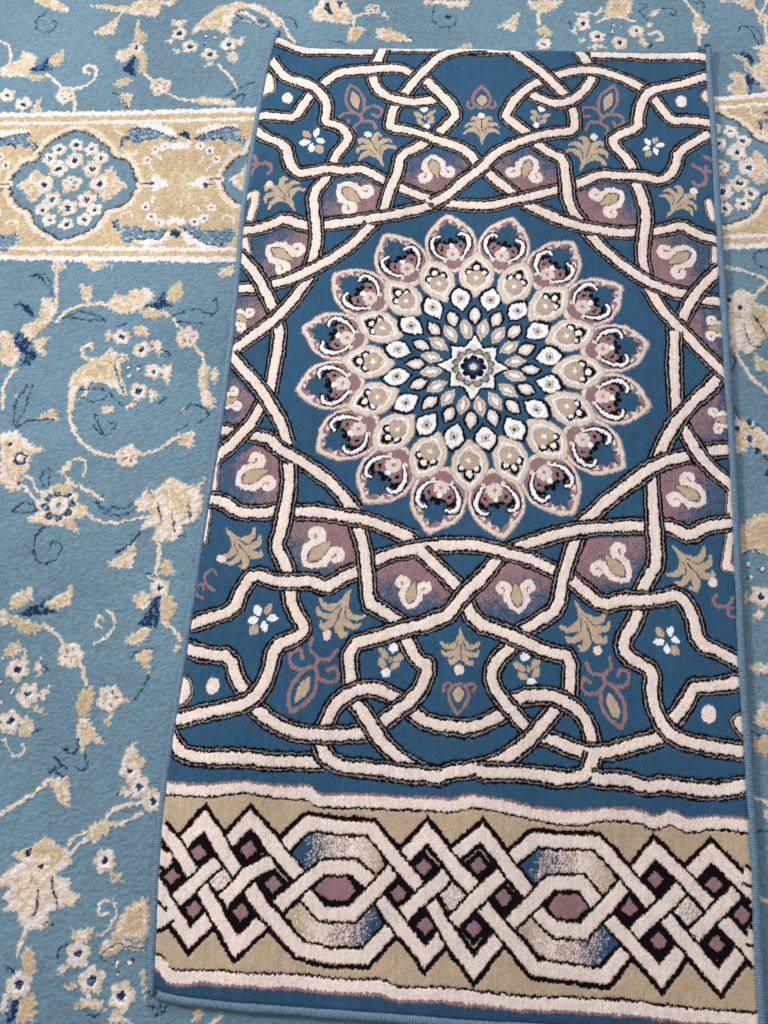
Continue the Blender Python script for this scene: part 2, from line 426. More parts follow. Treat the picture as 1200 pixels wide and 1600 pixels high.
('p','m',0,[-744,2648,-645,2765,-579,2636,-476,2577,-483,2467,-736,2450]),
('p','m',0,[-800,4901,-664,4985,-649,4886]),
('p','n',0,[-827,4262,-744,4364,-638,4639,-565,4643,-554,4230,-623,4202]),
('p','n',0,[-2502,4279,-2325,4388,-2142,4473,-2020,4616,-2153,4399,-1900,4365,-2135,4302]),
('l','n',9,[-1320,5197,-1138,5310,-969,5525]),
('l','n',9,[-704,3304,-611,3472,-584,3613]),
('l','n',9,[-854,3807,-773,3906,-564,3967]),
('l','n',9,[-832,4949,-678,4909]),
('l','n',9,[-2016,3662,-1907,3599,-1994,3546]),
('l','n',9,[-1990,2766,-1886,2841]),
('l','n',9,[-1537,2617,-1367,2584,-1370,2740]),
('l','n',9,[-1638,2522,-1521,2397]),
('l','n',9,[-1278,2612,-1209,2484]),
('v','m',16,[-1364,3964,-1211,4069,-1138,4218,-1185,4361,-1270,4429]),
('v','m',16,[-1299,4160,-1384,4227,-1376,4325,-1299,4305]),
('s','m',160,[-1653,3804]),
('s','m',160,[-1035,3283]),
('f','m',145,[-2314,3573]),
('f','m',145,[-2120,3259]),
('f','m',145,[-2281,2917]),
('p','m',0,[-2583,3697,-2460,3943,-2306,3905,-2351,3760,-2491,3727]),
('p','m',0,[-2277,3883,-2188,3675,-2308,3667]),
('p','m',0,[-2107,3633,-2023,3768,-2012,3452]),
('p','m',0,[-2033,3242,-1835,3405,-1902,3181]),
('p','m',0,[-2016,3151,-1801,3028,-2026,3081]),
('p','m',0,[-2108,3008,-1945,2905,-2029,2719,-2154,2756]),
('v','m',12,[-2329,2677,-2173,2487,-2041,2540,-2063,2650]),
('t','w',38,[-2510,3397]),
('t','w',38,[-2332,3292]),
('t','w',38,[-2447,3146]),
('v','m',20,[-1658,2233,-1820,2062,-2010,1929,-2199,1797]),
('v','m',20,[-403,2038,-653,2001,-826,1891,-877,1808]),
('v','m',20,[-408,1929,-583,1828,-721,1760]),
('v','m',20,[-1067,1678,-1239,1569,-1288,1488]),
('v','m',20,[-1051,1582,-1215,1435,-1281,1334]),
('v','m',20,[-1634,540,-1650,410,-1676,227]),
('v','m',13,[-745,512,-618,612,-566,800,-625,908,-748,899,-794,803,-723,752,-667,784]),
('l','n',9,[-1676,2333,-1430,2289]),
('l','n',9,[-1673,2313,-1602,2399]),
('l','n',9,[-1594,2359,-1520,2425,-1448,2389]),
('l','n',9,[-1345,2417,-1231,2384,-1205,2487]),
('l','n',9,[-1617,2480,-1545,2444]),
('l','n',9,[-759,2133,-637,2171]),
('p','m',0,[-1662,2253,-1407,2281,-1346,2054,-1367,1933,-1430,1929,-1540,2061]),
('p','m',0,[-759,2133,-690,2238,-562,2107]),
('p','m',0,[-2052,1071,-1950,1192,-1794,1260,-1976,1325,-1841,1392,-1706,1459,-1602,1583,-1437,1497,-1281,1450,-1192,1302,-1393,1136,-1157,1105,-1204,1017,-1020,917,-1110,836,-1304,766,-1417,703,-1339,616,-1466,524,-1634,540,-1747,587,-1772,715,-1977,700,-1893,799,-2007,847,-1884,969,-2033,977]),
('p','m',0,[-1789,-227,-1707,-133,-1685,-342,-1751,-417]),
('p','m',0,[-1100,550,-799,590,-837,451,-1019,437]),
('p','m',0,[-1160,31,-1153,157,-1059,200,-1043,111]),
('p','m',0,[-1063,-59,-983,0,-858,-18,-966,-96]),
('p','m',0,[-917,-259,-764,-99,-498,-246]),
('p','m',0,[-474,-392,-342,-226,-264,-342,-160,-369]),
('p','m',0,[-689,298,-704,387,-618,484,-500,511,-373,484,-186,461,-132,374,-281,418,-479,386,-626,285]),
('p','m',0,[-477,-375,-404,-213,-359,-366]),
('p','g',0,[-1070,1697,-920,1815,-707,1810,-795,1697,-956,1520,-1047,1563]),
('p','g',0,[-1799,1395,-1594,1544,-1344,1445,-1365,1329,-1621,1349]),
('p','g',0,[-738,1219,-617,1247,-524,1121,-680,1119]),
('p','g',0,[-1633,321,-1511,329,-1411,67,-1558,38]),
('p','g',0,[-1557,-175,-1358,-160,-1342,-456,-1559,-472]),
('p','g',0,[-580,505,-531,710,-397,905,-183,985,-116,539,-292,490,-399,518]),
('p','g',0,[-186,191,-106,197,-54,-152]),
('p','g',0,[-1696,1077,-1572,1085,-1571,972]),
('f','m',135,[-642,2413]),
('f','m',135,[-496,2231]),
('f','m',135,[-293,2085]),
('f','m',135,[-801,1348]),
('f','m',150,[-1597,-72]),
('f','m',150,[-945,307]),
('f','m',150,[-736,36]),
('f','m',150,[-352,-95]),
('l','n',9,[-1406,1097,-1348,894,-1287,786]),
('l','n',9,[-1571,972,-1536,787,-1557,674]),
('l','n',9,[-1459,598,-1317,608]),
('l','n',9,[-672,317,-528,436,-366,439,-158,409]),
('l','n',9,[-1189,244,-1185,335,-1093,396]),
('l','n',9,[-728,-307,-643,-335,-610,-298]),
('l','n',9,[-1796,110,-1682,47]),
('l','n',9,[-663,264,-580,252]),
('p','n',0,[-1678,-481,-1646,-234,-1570,-211,-1553,-297,-1559,-472]),
('d','n',38,[-1763,1374]),
('d','n',40,[-1594,1226]),
('d','n',26,[-607,4764]),
('t','w',38,[-467,242]),
('t','w',38,[-318,262]),
('t','w',38,[-448,128]),
('l','n',9,[-25,-161,125,-249]),
('l','n',9,[139,-82,92,-284]),
('l','n',9,[55,-287,206,-177]),
('p','g',0,[512,-319,532,-186,625,-146,602,-313]),
('v','m',25,[736,-303,838,-216]),
('p','m',0,[504,14614,635,14755,657,14916,1052,14929,1261,14550,1167,14390,913,14448,590,14459]),
('p','m',0,[1632,14340,1844,14347,2134,14225,2282,14098,1861,14082,1682,14119]),
('p','m',0,[2376,14953,3158,14980,3129,14821,2881,14812,2664,14895,2417,14863]),
('p','m',0,[3635,14435,3772,14552,4012,14784,3951,14358,3846,14376]),
('p','m',0,[1681,14656,1867,14527,1749,14704]),
('p','n',0,[707,14757,807,14852,941,14539,826,14625]),
('p','n',0,[946,14903,1054,14907,997,14722]),
('p','g',0,[1207,14324,1193,14057,1334,14062,1497,14335,1346,14374]),
('p','g',0,[2986,13984,3226,14111,3248,13980]),
('p','g',0,[862,14627,1051,14498,987,14406]),
('p','g',0,[1072,14679,1225,14549,1161,14457]),
('s','m',110,[1557,14742]),
('v','m',25,[1278,14327,1261,14550,1363,14622,1539,14651]),
('v','m',25,[-255,14655,57,14417,191,14153,315,13980]),
('l','n',9,[2597,14824,2555,14597,2687,14423,2898,14431,2962,14567,2888,14654,2802,14606]),
('l','n',9,[46,14529,267,14470,320,14292]),
('l','n',9,[880,14001,1052,14052,1165,13968]),
('l','n',9,[2134,14225,2317,14099]),
('d','n',45,[2819,14616]),
('p','m',0,[4114,15014,4748,15036,4574,14849,4365,14729,4187,14836]),
('p','g',0,[4265,14348,4402,14530,4560,14358,4509,14225]),
('p','g',0,[5451,15084,5872,15098,5831,14804,5759,14668,5552,14750,5378,14699]),
('p','g',0,[6871,14797,6974,14801,7000,14580,6827,14574]),
('v','m',25,[4312,14750,4315,14527]),
('v','m',25,[5272,14584,5412,14678,5621,14716,5880,14628]),
('v','m',25,[6099,14371,6272,14421,6320,14270,6233,14245]),
('v','m',25,[6709,15105,6840,14885,6903,14754]),
('v','m',25,[6924,14402,6915,14183]),
('v','m',25,[5344,14877,5239,14738]),
('f','m',125,[5046,14553]),
('f','m',125,[5271,14297]),
('f','m',125,[5631,14179]),
('f','m',125,[5911,14430]),
('f','m',120,[4407,14111]),
('s','m',130,[6946,14534]),
('p','m',0,[4889,14771,5204,14804,5099,14666]),
('p','m',0,[4838,14369,4925,14504,4959,14329]),
('p','m',0,[4959,14263,5098,14224,5028,14156]),
('p','m',0,[5097,14050,5270,14165,5441,14063]),
('p','m',0,[6070,14591,6208,14596,6101,14459]),
('p','m',0,[5925,14277,6029,14325,6093,14109,5990,14127]),
('p','m',0,[6108,14747,6181,14884,6320,14911,6211,14729]),
('t','w',38,[5532,14549]),
('t','w',38,[5671,14523]),
('t','w',38,[5531,14416]),
('l','n',9,[5971,14854,6114,14994,5975,15012]),
('l','n',9,[5971,14832,6106,14681]),
('l','n',9,[6321,14934,6529,14919,6558,14764,6474,14827]),
('l','n',9,[4820,14612,4855,14458]),
('l','n',9,[6881,15066,7020,15071,7011,14847]),
('l','n',9,[6092,14066,6163,14177]),
('p','m',0,[7261,15097,7461,15145,7470,15118,7331,15053]),
('p','m',0,[7490,15105,7740,14940,7846,14997,7834,15145]),
('p','m',0,[7650,13722,7775,13791,7859,13858,7885,14116,7754,14124,7861,14219,8104,14202,8038,13210,7867,13327,7738,13511]),
('p','m',0,[7410,13969,7545,14013,7632,13952,7696,13826,7625,13645,7606,13670,7656,13825,7582,13950]),
('p','g',0,[7331,13596,7464,13639,7594,13619,7604,13442,7647,13319,7610,13193,7390,13184,7286,13304,7309,13355,7443,13436,7456,13487]),
('p','n',0,[7444,14022,7566,14027,7619,14067,7735,13969,7760,13893,7703,13775,7640,13914,7563,13988]),
('p','n',0,[7613,13607,7682,13584,7716,13472,7698,13346,7641,13394,7595,13467]),
('p','n',0,[7698,13522,7759,13524,7741,13385]),
('p','n',0,[7763,13424,7834,13452,7820,13376]),
('l','n',9,[7550,14495,7596,14589,7718,14567,7808,14347,7861,14219]),
('l','n',9,[7751,14608,7877,14481,7922,14221]),
('l','n',9,[7630,13381,7695,13296,7641,13219]),
('s','m',110,[7974,14722]),
('v','m',25,[7826,15010,7899,14838,7967,14948,8063,15153]),
('v','m',25,[7977,14616,7993,14224]),
('p','m',0,[7156,9596,7320,9717,7453,9680,7552,9581,7531,9494,7700,9451,7821,9372,7795,8983,7647,8959,7455,8700,7336,8669,7135,8749,7139,9253]),
('p','g',0,[7440,8699,7566,8607,7765,8535,7757,8404,7481,8398,7462,8568]),
('p','g',0,[7454,9439,7675,9416,7648,8976,7530,8969,7436,9133]),
('d','n',45,[7296,9411]),
('d','n',30,[7160,9527]),
('v','m',25,[7082,10072,7412,10018,7559,9963,7734,9867]),
('v','m',25,[7507,9579,7635,9723,7734,9867]),
('v','m',25,[7178,8735,7296,8478,7456,8226,7646,8044]),
('l','n',9,[7340,9128,7393,8896,7445,8790,7570,8788]),
('l','n',9,[7504,9288,7569,9139,7648,8976]),
('l','n',9,[7548,10280,7613,10355,7736,10378,7811,10364]),
('l','n',9,[7548,10280,7600,10141,7747,10078]),
('l','n',9,[7145,8651,7196,8522,7145,8372]),
('p','m',0,[7122,7682,7223,7600,7330,7635,7431,7568,7571,7432,7716,7312,7700,7085,7470,7128,7423,7210,7280,7217,7196,7113,7107,7150]),
('p','g',0,[7105,7364,7261,7344,7202,7227,7111,7221]),
('p','g',0,[7101,6075,7260,6192,7392,6274,7709,6272,7673,5751,7082,5716]),
('d','n',45,[7157,7474]),
('d','n',45,[7333,7348]),
('d','n',45,[7421,7182]),
('d','n',45,[7335,7599]),
('l','n',9,[7135,7814,7163,7713,7224,7615]),
('l','n',9,[7341,7592,7374,7493,7445,7569,7572,7447]),
('l','n',9,[7467,7086,7548,7076]),
('p','n',0,[7491,6849,7539,6936,7626,6940,7562,6742]),
('p','g',0,[7114,5920,7645,5952,7635,5805,7469,5809,7387,5844,7106,5774]),
('v','m',25,[7116,5722,7294,5772,7461,5690,7562,5643]),
('l','n',9,[7127,5703,7293,5752,7460,5677]),
('t','w',38,[7206,5544]),
('t','w',38,[7365,5501]),
('t','w',38,[7216,5388]),
('f','m',140,[7343,5133]),
('p','m',0,[7258,4956,7368,4950,7349,4836,7226,4828]),
('p','m',0,[7124,5190,7197,5181,7163,5014,7114,5023]),
('p','m',0,[7117,4215,7265,4261,7532,4290,7522,4132,7161,4133]),
('p','m',0,[7143,3554,7235,3746,7398,3783,7376,3451,7164,3450]),
('p','g',0,[7128,3304,7312,3355,7446,3312,7381,3126,7158,3137]),
('p','g',0,[7169,2454,7258,2510,7339,2490,7276,2313]),
('l','n',9,[7120,3395,7212,3375,7372,3385]),
('l','n',9,[7091,2226,7240,2236]),
('v','m',25,[7114,2625,7261,2560]),
('v','m',25,[7109,1470,7245,1433])],'cut':(49,257,364),'q0':[-3919,11025,-3870,11194,-3732,11441,-3523,11487,-3537,11620,-3429,11821,-3211,12003,-3019,12098,-2890,12078,-2614,11929,-2417,11741,-2340,11587,-2140,11559,-2023,11467,-1918,11185,-1847,11117,-1943,10947,-1990,10734,-2300,10650,-2318,10510,-2491,10226,-2861,10049,-3077,10130,-3399,10345,-3473,10573,-3629,10589,-3802,10746],'T':[('p','m',0,[-3782,11007,-3663,11084,-3609,11230,-3529,11354,-3420,11214,-3268,11173,-3181,11034,-3225,10937,-3358,10884,-3463,10679,-3568,10803,-3667,10893]),
('p','m',0,[-2045,11084,-2182,11173,-2269,11336,-2366,11428,-2461,11256,-2616,11202,-2633,11058,-2495,10969,-2339,10765,-2234,10863]),
('f','m',150,[-2947,11512]),
('f','m',150,[-3186,11344]),
('f','m',150,[-2644,11368]),
('f','m',150,[-3357,11045]),
('f','m',150,[-2484,11088]),
('f','m',150,[-3176,10762]),
('f','m',150,[-2627,10787]),
('f','m',150,[-2895,10635]),
('f','c',112,[-2973,11803]),
('f','c',112,[-3232,11711]),
('f','c',112,[-2711,11741]),
('f','c',112,[-3354,11526]),
('f','c',112,[-2535,11578]),
('f','c',112,[-3296,10581]),
('f','c',112,[-2477,10619]),
('f','c',112,[-3147,10403]),
('f','c',112,[-2603,10432]),
('f','c',112,[-2872,10335]),
('s','m',150,[-2925,11069]),
('v','c',22,[-3772,11007,-3683,11083]),
('v','c',22,[-2055,11084,-2174,11126]),
('p','b',0,[-2246,11781,-2252,11946,-2141,11997,-2179,12114,-2049,12179,-1745,12144,-1552,12046,-1365,11983,-1437,11938,-1683,11993,-1877,11961,-1945,11888,-2060,11860,-2114,11951,-2205,11900]),
('p','b',0,[-1089,11995,-944,12095,-776,12173,-471,12269,-363,12190,-475,12138,-280,11982,-257,11866,-380,12001,-431,11929,-540,12018,-611,11956,-739,12033,-851,11981,-985,11957]),
('p','b',0,[-2146,10422,-2095,10468,-1995,10319,-1929,10388,-1858,10303,-1769,10351,-1623,10270,-1437,10301,-1305,10318,-1377,10151,-1604,10140,-1788,10099,-1874,10041,-2005,10143,-1943,10234,-2079,10249]),
('p','b',0,[-1084,10372,-918,10413,-801,10396,-731,10301,-487,10323,-325,10396,-186,10337,-259,10160,-396,10046,-649,10099,-851,10198,-976,10279]),
('p','w',0,[-2114,12212,-1923,12268,-1685,12278,-1470,12168,-1371,12030,-1557,12081,-1788,12166,-2051,12191]),
('p','w',0,[-1102,12088,-1072,12161,-929,12285,-732,12294,-478,12328,-346,12215,-472,12281,-779,12197,-947,12119]),
('p','w',0,[-1785,10078,-1544,10122,-1374,10130,-1244,10288,-1210,10181,-1399,10042,-1581,9990]),
('p','w',0,[-1057,10319,-987,10083,-834,10068,-632,9970,-450,10022,-646,10077,-848,10176]),
('p','w',0,[-1679,11160,-1644,11321,-1495,11236,-1385,11150,-1469,11056,-1571,10961,-1665,11070]),
('p','w',0,[-748,11178,-846,11333,-986,11213,-1073,11141,-932,11102,-794,11086]),
('p','w',0,[-1712,11387,-1765,11477,-1634,11390]),
('p','w',0,[-1560,11555,-1659,11690,-1554,11648]),
('p','w',0,[-835,11402,-736,11544,-681,11570]),
('p','w',0,[-972,11557,-877,11723,-914,11560]),
('p','w',0,[-1632,10846,-1565,10916,-1596,10735]),
('p','w',0,[-1421,10721,-1545,10649,-1497,10718]),
('p','w',0,[-816,10950,-686,10844,-766,10862]),
('p','w',0,[-964,10764,-844,10725,-792,10617]),
('p','n',0,[-1376,12065,-1291,12170,-1195,12120,-1137,11981,-1230,12012]),
('p','n',0,[-1235,10223,-1209,10312,-1135,10326,-1064,10231,-1141,10162]),
('f','w',75,[-1788,11568]),
('f','w',75,[-1684,11759]),
('f','w',75,[-1551,11834]),
('f','w',75,[-974,11871]),
('f','w',75,[-816,11791]),
('f','w',75,[-692,11627]),
('f','w',75,[-1689,10709]),
('f','w',75,[-1565,10526]),
('f','w',75,[-1427,10433]),
('f','w',75,[-887,10469]),
('f','w',75,[-742,10531]),
('f','w',75,[-653,10734]),
('l','n',9,[-2179,12114,-2049,12179,-1745,12144,-1552,12046,-1365,11983]),
('l','n',9,[-1089,11995,-944,12095,-776,12173,-470,12257,-362,12179]),
('l','n',9,[-1808,10349,-1584,10261,-1475,10299]),
('l','n',9,[-1084,10372,-854,10219,-649,10099,-359,10048]),
('l','n',9,[-1874,10041,-1790,10110,-1602,10130,-1377,10151,-1304,10307]),
('l','n',9,[-731,10301,-487,10323]),
('l','n',9,[-2246,11781,-2262,11945,-2151,11997]),
('l','n',9,[-372,12096,-281,12029,-259,11889]),
('l','n',9,[-2165,10421,-2079,10249]),
('l','n',9,[-1870,11135,-1618,11147]),
('l','n',9,[-803,11153,-603,11180]),
('l','n',9,[-1967,11899,-1897,11961,-1681,11981]),
('l','n',9,[-831,11982,-699,12035,-591,11957]),
('v','w',14,[-2223,11759,-2110,11670,-1992,11675,-1993,11745]),
('v','w',14,[-2409,12176,-2374,12082,-2245,12029]),
('v','w',14,[-484,11717,-495,11809,-384,11698]),
('v','w',14,[-2038,10471,-2033,10560,-1883,10589,-1873,10523]),
('v','w',14,[-457,10544,-409,10612,-289,10574,-276,10464]),
('v','w',14,[-399,11171,-308,11221,-239,11292]),
('d','n',45,[-1647,11145]),
('d','n',45,[-803,11149]),
('p','w',0,[-1545,11858,-1358,11936,-1273,11893,-1125,11970,-1182,11803,-1335,11773]),
('p','w',0,[-1360,10436,-1227,10575,-1002,10475,-1066,10384,-1151,10446,-1256,10375])],'PER':[3348,250],'btop':[-4328,12332,-2239,12455,-255,12599,7107,13110,7940,13218],'bbot':[-3794,9689,-108,9832,7143,10409,7765,10472],'frame':[-4807,14701,8063,15153,7109,168,-1737,-486]}
def A(l): return np.array(l, float).reshape(-1, 2) / 10000.0

# ------------------------------------------------------------------ a small knot-chart rasteriser
def lin(r, g, b):
    f = lambda c: c/12.92 if c <= 0.04045 else ((c+0.055)/1.055)**2.4
    return (f(r/255.), f(g/255.), f(b/255.))
def chaikin(P, n=2, closed=False):
    for _ in range(n):
        if closed: Q = np.roll(P, -1, 0); a = P*0.75+Q*0.25; b = P*0.25+Q*0.75; P = np.empty((2*len(a), 2)); P[0::2] = a; P[1::2] = b
        else:
            if len(P) < 3: return P
            a = P[:-1]*0.75+P[1:]*0.25; b = P[:-1]*0.25+P[1:]*0.75
            M = np.empty((2*len(a), 2)); M[0::2] = a; M[1::2] = b
            P = np.vstack([P[:1], M[1:-1], P[-1:]])
    return P
def smooth_line(P, n=8):
    if len(P) < 3: return P
    out = []
    Q = np.vstack([2*P[0]-P[1], P, 2*P[-1]-P[-2]])
    for i in range(1, len(Q)-2):
        p0, p1, p2, p3 = Q[i-1], Q[i], Q[i+1], Q[i+2]
        for k in range(n):
            t = k/n
            out.append(0.5*((2*p1)+(p2-p0)*t+(2*p0-5*p1+4*p2-p3)*t*t+(3*p1-p0-3*p2+p3)*t**3))
    out.append(P[-1]); return np.array(out)
def upnoise(shape, cy, cx, seed):
    """smooth value noise in -1..1 with cells of cy x cx samples"""
    r = np.random.default_rng(seed); H, Wd = shape
    g = r.random((int(H/cy)+3, int(Wd/cx)+3))*2-1
    ys = np.arange(H)/cy; xs = np.arange(Wd)/cx
    yi = ys.astype(int); xi = xs.astype(int)
    fy = ys-yi; fx = xs-xi; fy = fy*fy*(3-2*fy); fx = fx*fx*(3-2*fx)
    a = g[yi][:, xi]; b = g[yi][:, xi+1]; c = g[yi+1][:, xi]; d = g[yi+1][:, xi+1]
    fx = fx[None, :]; fy = fy[:, None]
    return (a*(1-fx)+b*fx)*(1-fy)+(c*(1-fx)+d*fx)*fy

class Chart:
    def __init__(s, x0, y0, x1, y1, h, base):
        s.x0, s.y0, s.h = x0, y0, h
        s.W = int((x1-x0)/h)+1; s.H = int((y1-y0)/h)+1
        s.a = np.full((s.H, s.W), base, np.uint8)
    def box(s, P, m):
        i0 = max(0, int((P[:, 0].min()-m-s.x0)/s.h)); i1 = min(s.W, int((P[:, 0].max()+m-s.x0)/s.h)+2)
        j0 = max(0, int((P[:, 1].min()-m-s.y0)/s.h)); j1 = min(s.H, int((P[:, 1].max()+m-s.y0)/s.h)+2)
        return i0, i1, j0, j1
    def grid(s, b):
        i0, i1, j0, j1 = b
        return s.x0+np.arange(i0, i1)[None, :]*s.h, s.y0+np.arange(j0, j1)[:, None]*s.h
    def mask(s, P):
        b = s.box(P, 0); i0, i1, j0, j1 = b
        if i1 <= i0 or j1 <= j0: return None
        X, Y = s.grid(b); m = np.zeros((j1-j0, i1-i0), bool)
        n = len(P)
        for k in range(n):
            xa, ya = P[k]; xb, yb = P[(k+1) % n]
            if ya == yb: continue
            c = ((ya > Y) != (yb > Y)); xc = xa+(Y-ya)*(xb-xa)/(yb-ya)
            m ^= c & (X < xc)
        return b, m
    def poly(s, P, col, smooth=0):
        if smooth: P = chaikin(P, smooth, True)
        r = s.mask(P)
        if r is None: return
        (i0, i1, j0, j1), m = r
        s.a[j0:j1, i0:i1][m] = col
    def dist(s, P, R, flat=False):
        b = s.box(P, R); i0, i1, j0, j1 = b
        if i1 <= i0 or j1 <= j0: return None
        D_ = np.full((j1-j0, i1-i0), 9.0)
        n = len(P)-1
        for k in range(n):
            seg = P[k:k+2]; bb = s.box(seg, R)
            if bb[1] <= bb[0] or bb[3] <= bb[2]: continue
            X, Y = s.grid(bb); d = seg[1]-seg[0]; L = (d*d).sum()
            if L < 1e-12: continue
            t = ((X-seg[0, 0])*d[0]+(Y-seg[0, 1])*d[1])/L
            tc = np.clip(t, 0, 1)
            q = np.hypot(X-seg[0, 0]-tc*d[0], Y-seg[0, 1]-tc*d[1])
            sub = D_[bb[2]-j0:bb[3]-j0, bb[0]-i0:bb[1]-i0]
            np.minimum(sub, q, out=sub)
        if flat:
            X, Y = s.grid(b)
            for e, f_ in ((P[0], P[min(2, n)]), (P[-1], P[max(-3, -n-1)])):
                d = (f_-e)/np.hypot(*(f_-e))
                cut = ((X-e[0])*d[0]+(Y-e[1])*d[1] < 0) & (np.hypot(X-e[0], Y-e[1]) < R*1.5)
                D_[cut] = 9
        return b, D_
    def bands(s, P, levels, flat=True):
        """levels: list of (radius, colour), widest first"""
        r = s.dist(P, levels[0][0], flat)
        if r is None: return
        (i0, i1, j0, j1), q = r; v = s.a[j0:j1, i0:i1]
        for R, c in levels: v[q < R] = c
    def taper(s, P, w0, w1, w2, col):
        """stroke with half width w0 at the start, w1 in the middle, w2 at the end"""
        n = len(P)
        for k in range(n-1):
            for f in (0, .5):
                t = (k+f)/(n-1); w = (w0*(1-2*t)+w1*2*t) if t < .5 else (w1*(2-2*t)+w2*(2*t-1))
                s.disc(P[k]*(1-f)+P[k+1]*f, w, col)
    def disc(s, c, r, col, ry=None):
        c = np.asarray(c, float); ry = ry or r
        b = s.box(c[None, :], max(r, ry)); X, Y = s.grid(b)
        i0, i1, j0, j1 = b
        if i1 <= i0 or j1 <= j0: return
        s.a[j0:j1, i0:i1][((X-c[0])/r)**2+((Y-c[1])/ry)**2 < 1] = col
    def lookup(s, X, Y):
        return s.a[np.clip(((Y-s.y0)/s.h+.5).astype(int), 0, s.H-1), np.clip(((X-s.x0)/s.h+.5).astype(int), 0, s.W-1)]

def miter(P, w):
    n = len(P); T = (P[1:]-P[:-1]); T = T/np.hypot(T[:, 0], T[:, 1])[:, None]; Nn = np.c_[-T[:, 1], T[:, 0]]
    o = []
    for i in range(n):
        if i == 0: o.append(Nn[0]*w)
        elif i == n-1: o.append(Nn[-1]*w)
        else:
            m = Nn[i-1]+Nn[i]; m = m/np.hypot(*m); c = max(.45, m@Nn[i]); o.append(m*w/c)
    o = np.array(o); return np.vstack([P+o, (P-o)[::-1]])
def trim(P, a, b):
    """cut length a off the start and b off the end"""
    d = np.r_[0, np.cumsum(np.hypot(*(P[1:]-P[:-1]).T))]; L = d[-1]
    if L-a-b < 0.004: return None
    ts = [t for t in d if a < t < L-b]; ts = np.array([a]+ts+[L-b])
    return np.c_[np.interp(ts, d, P[:, 0]), np.interp(ts, d, P[:, 1])]

# ================================================================== RUG DESIGN
(BLUE, BLACK, TAUPE, CREAM, TAN, MAUVE, WHITE, BEIGE, NAVY, PINK, GREY, EDGEBLUE, BUFF, MID) = range(14)
RUGPAL = {BLUE: (47, 83, 112), BLACK: (7, 4, 12), TAUPE: (156, 143, 136), CREAM: (230, 213, 204), TAN: (184, 163, 138),
          MAUVE: (145, 112, 114), WHITE: (238, 238, 242), BEIGE: (213, 197, 182), NAVY: (24, 38, 68), PINK: (221, 203, 195),
          GREY: (84, 80, 84), EDGEBLUE: (46, 76, 106), BUFF: (186, 163, 144), MID: (82, 88, 112)}
R = Chart(-0.04, -0.05, 0.75, 1.45, 0.0005, BLUE)
OUT = [(0.0137, BLACK), (0.0106, TAUPE), (0.0095, BLACK), (0.0062, CREAM)]
mc = A(D['mc'])[0]

# shaded mauve cells with the flame-and-leaf motif
spk = np.random.default_rng(3).random((R.H//2+2, R.W//2+2)).repeat(2, 0).repeat(2, 1)[:R.H, :R.W]
blot = upnoise((R.H, R.W), 14, 14, 8)
def dither(P, fn):
    r = R.mask(P)
    if r is None: return
    b, m = r; i0, i1, j0, j1 = b; X, Y = R.grid(b)
    fn(R.a[j0:j1, i0:i1], m, X, Y, spk[j0:j1, i0:i1], blot[j0:j1, i0:i1])
def frame_of(a, b):
    """two points -> centre, unit (half length), matrix columns (across, along) with +along towards a"""
    c = (a+b)/2; d = (a-b)/2; L = np.hypot(*d); e = d/L
    return c, L, np.array([e[1], -e[0]]), e
def loc(fr, pts, sx=1.0, sy=1.0):
    c, L, ex, ey = fr; p = np.asarray(pts, float).reshape(-1, 2)
    return c+L*sx*p[:, :1]*ex+L*sy*p[:, 1:]*ey
for poly_, mot in D['CE']:
    P = A(poly_); cen = P.mean(0); u = (cen-mc)/np.hypot(*(cen-mc))
    def fn(v, m, X, Y, s_, b_):
        t = ((X-cen[0])*u[0]+(Y-cen[1])*u[1])/0.042
        p = 1/(1+np.exp(-(t+0.05+b_*0.35)*4.2))
        v[m] = np.where(s_ > p, MAUVE, np.where(s_ > p*0.72, MID, BLUE))[m]
    dither(P, fn)
    m_ = A(mot); fr = frame_of(m_[0], m_[1]); fr = (fr[0], fr[1]*.88, fr[2], fr[3]); L = fr[1]
    for sx in (-1, 1):
        arm = smooth_line(loc(fr, [(0, .98), (.40*sx, .66), (.54*sx, .15), (.40*sx, -.22), (.50*sx, -.56), (.80*sx, -.66), (1.0*sx, -.40), (.84*sx, -.16)]), 6)
        R.taper(arm, L*.12, L*.22, L*.13, CREAM)
        R.disc(loc(fr, [(.84*sx, -.22)])[0], L*.17, CREAM); R.disc(loc(fr, [(.62*sx, .32)])[0], L*.15, CREAM); R.disc(loc(fr, [(.60*sx, -.05)])[0], L*.12, CREAM)
    leaf = smooth_line(loc(fr, [(0, .75), (.3, .3), (.34, -.1), (.1, -.55), (0, -.7), (-.1, -.55), (-.34, -.1), (-.3, .3), (0, .75)]), 5)
    R.poly(leaf, TAN)
    c_ = loc(fr, [(-.34, .1), (-.16, -.45), (0, -.72), (.16, -.45), (.34, .1)]); R.bands(smooth_line(c_), [(0.0007, GREY)], False)

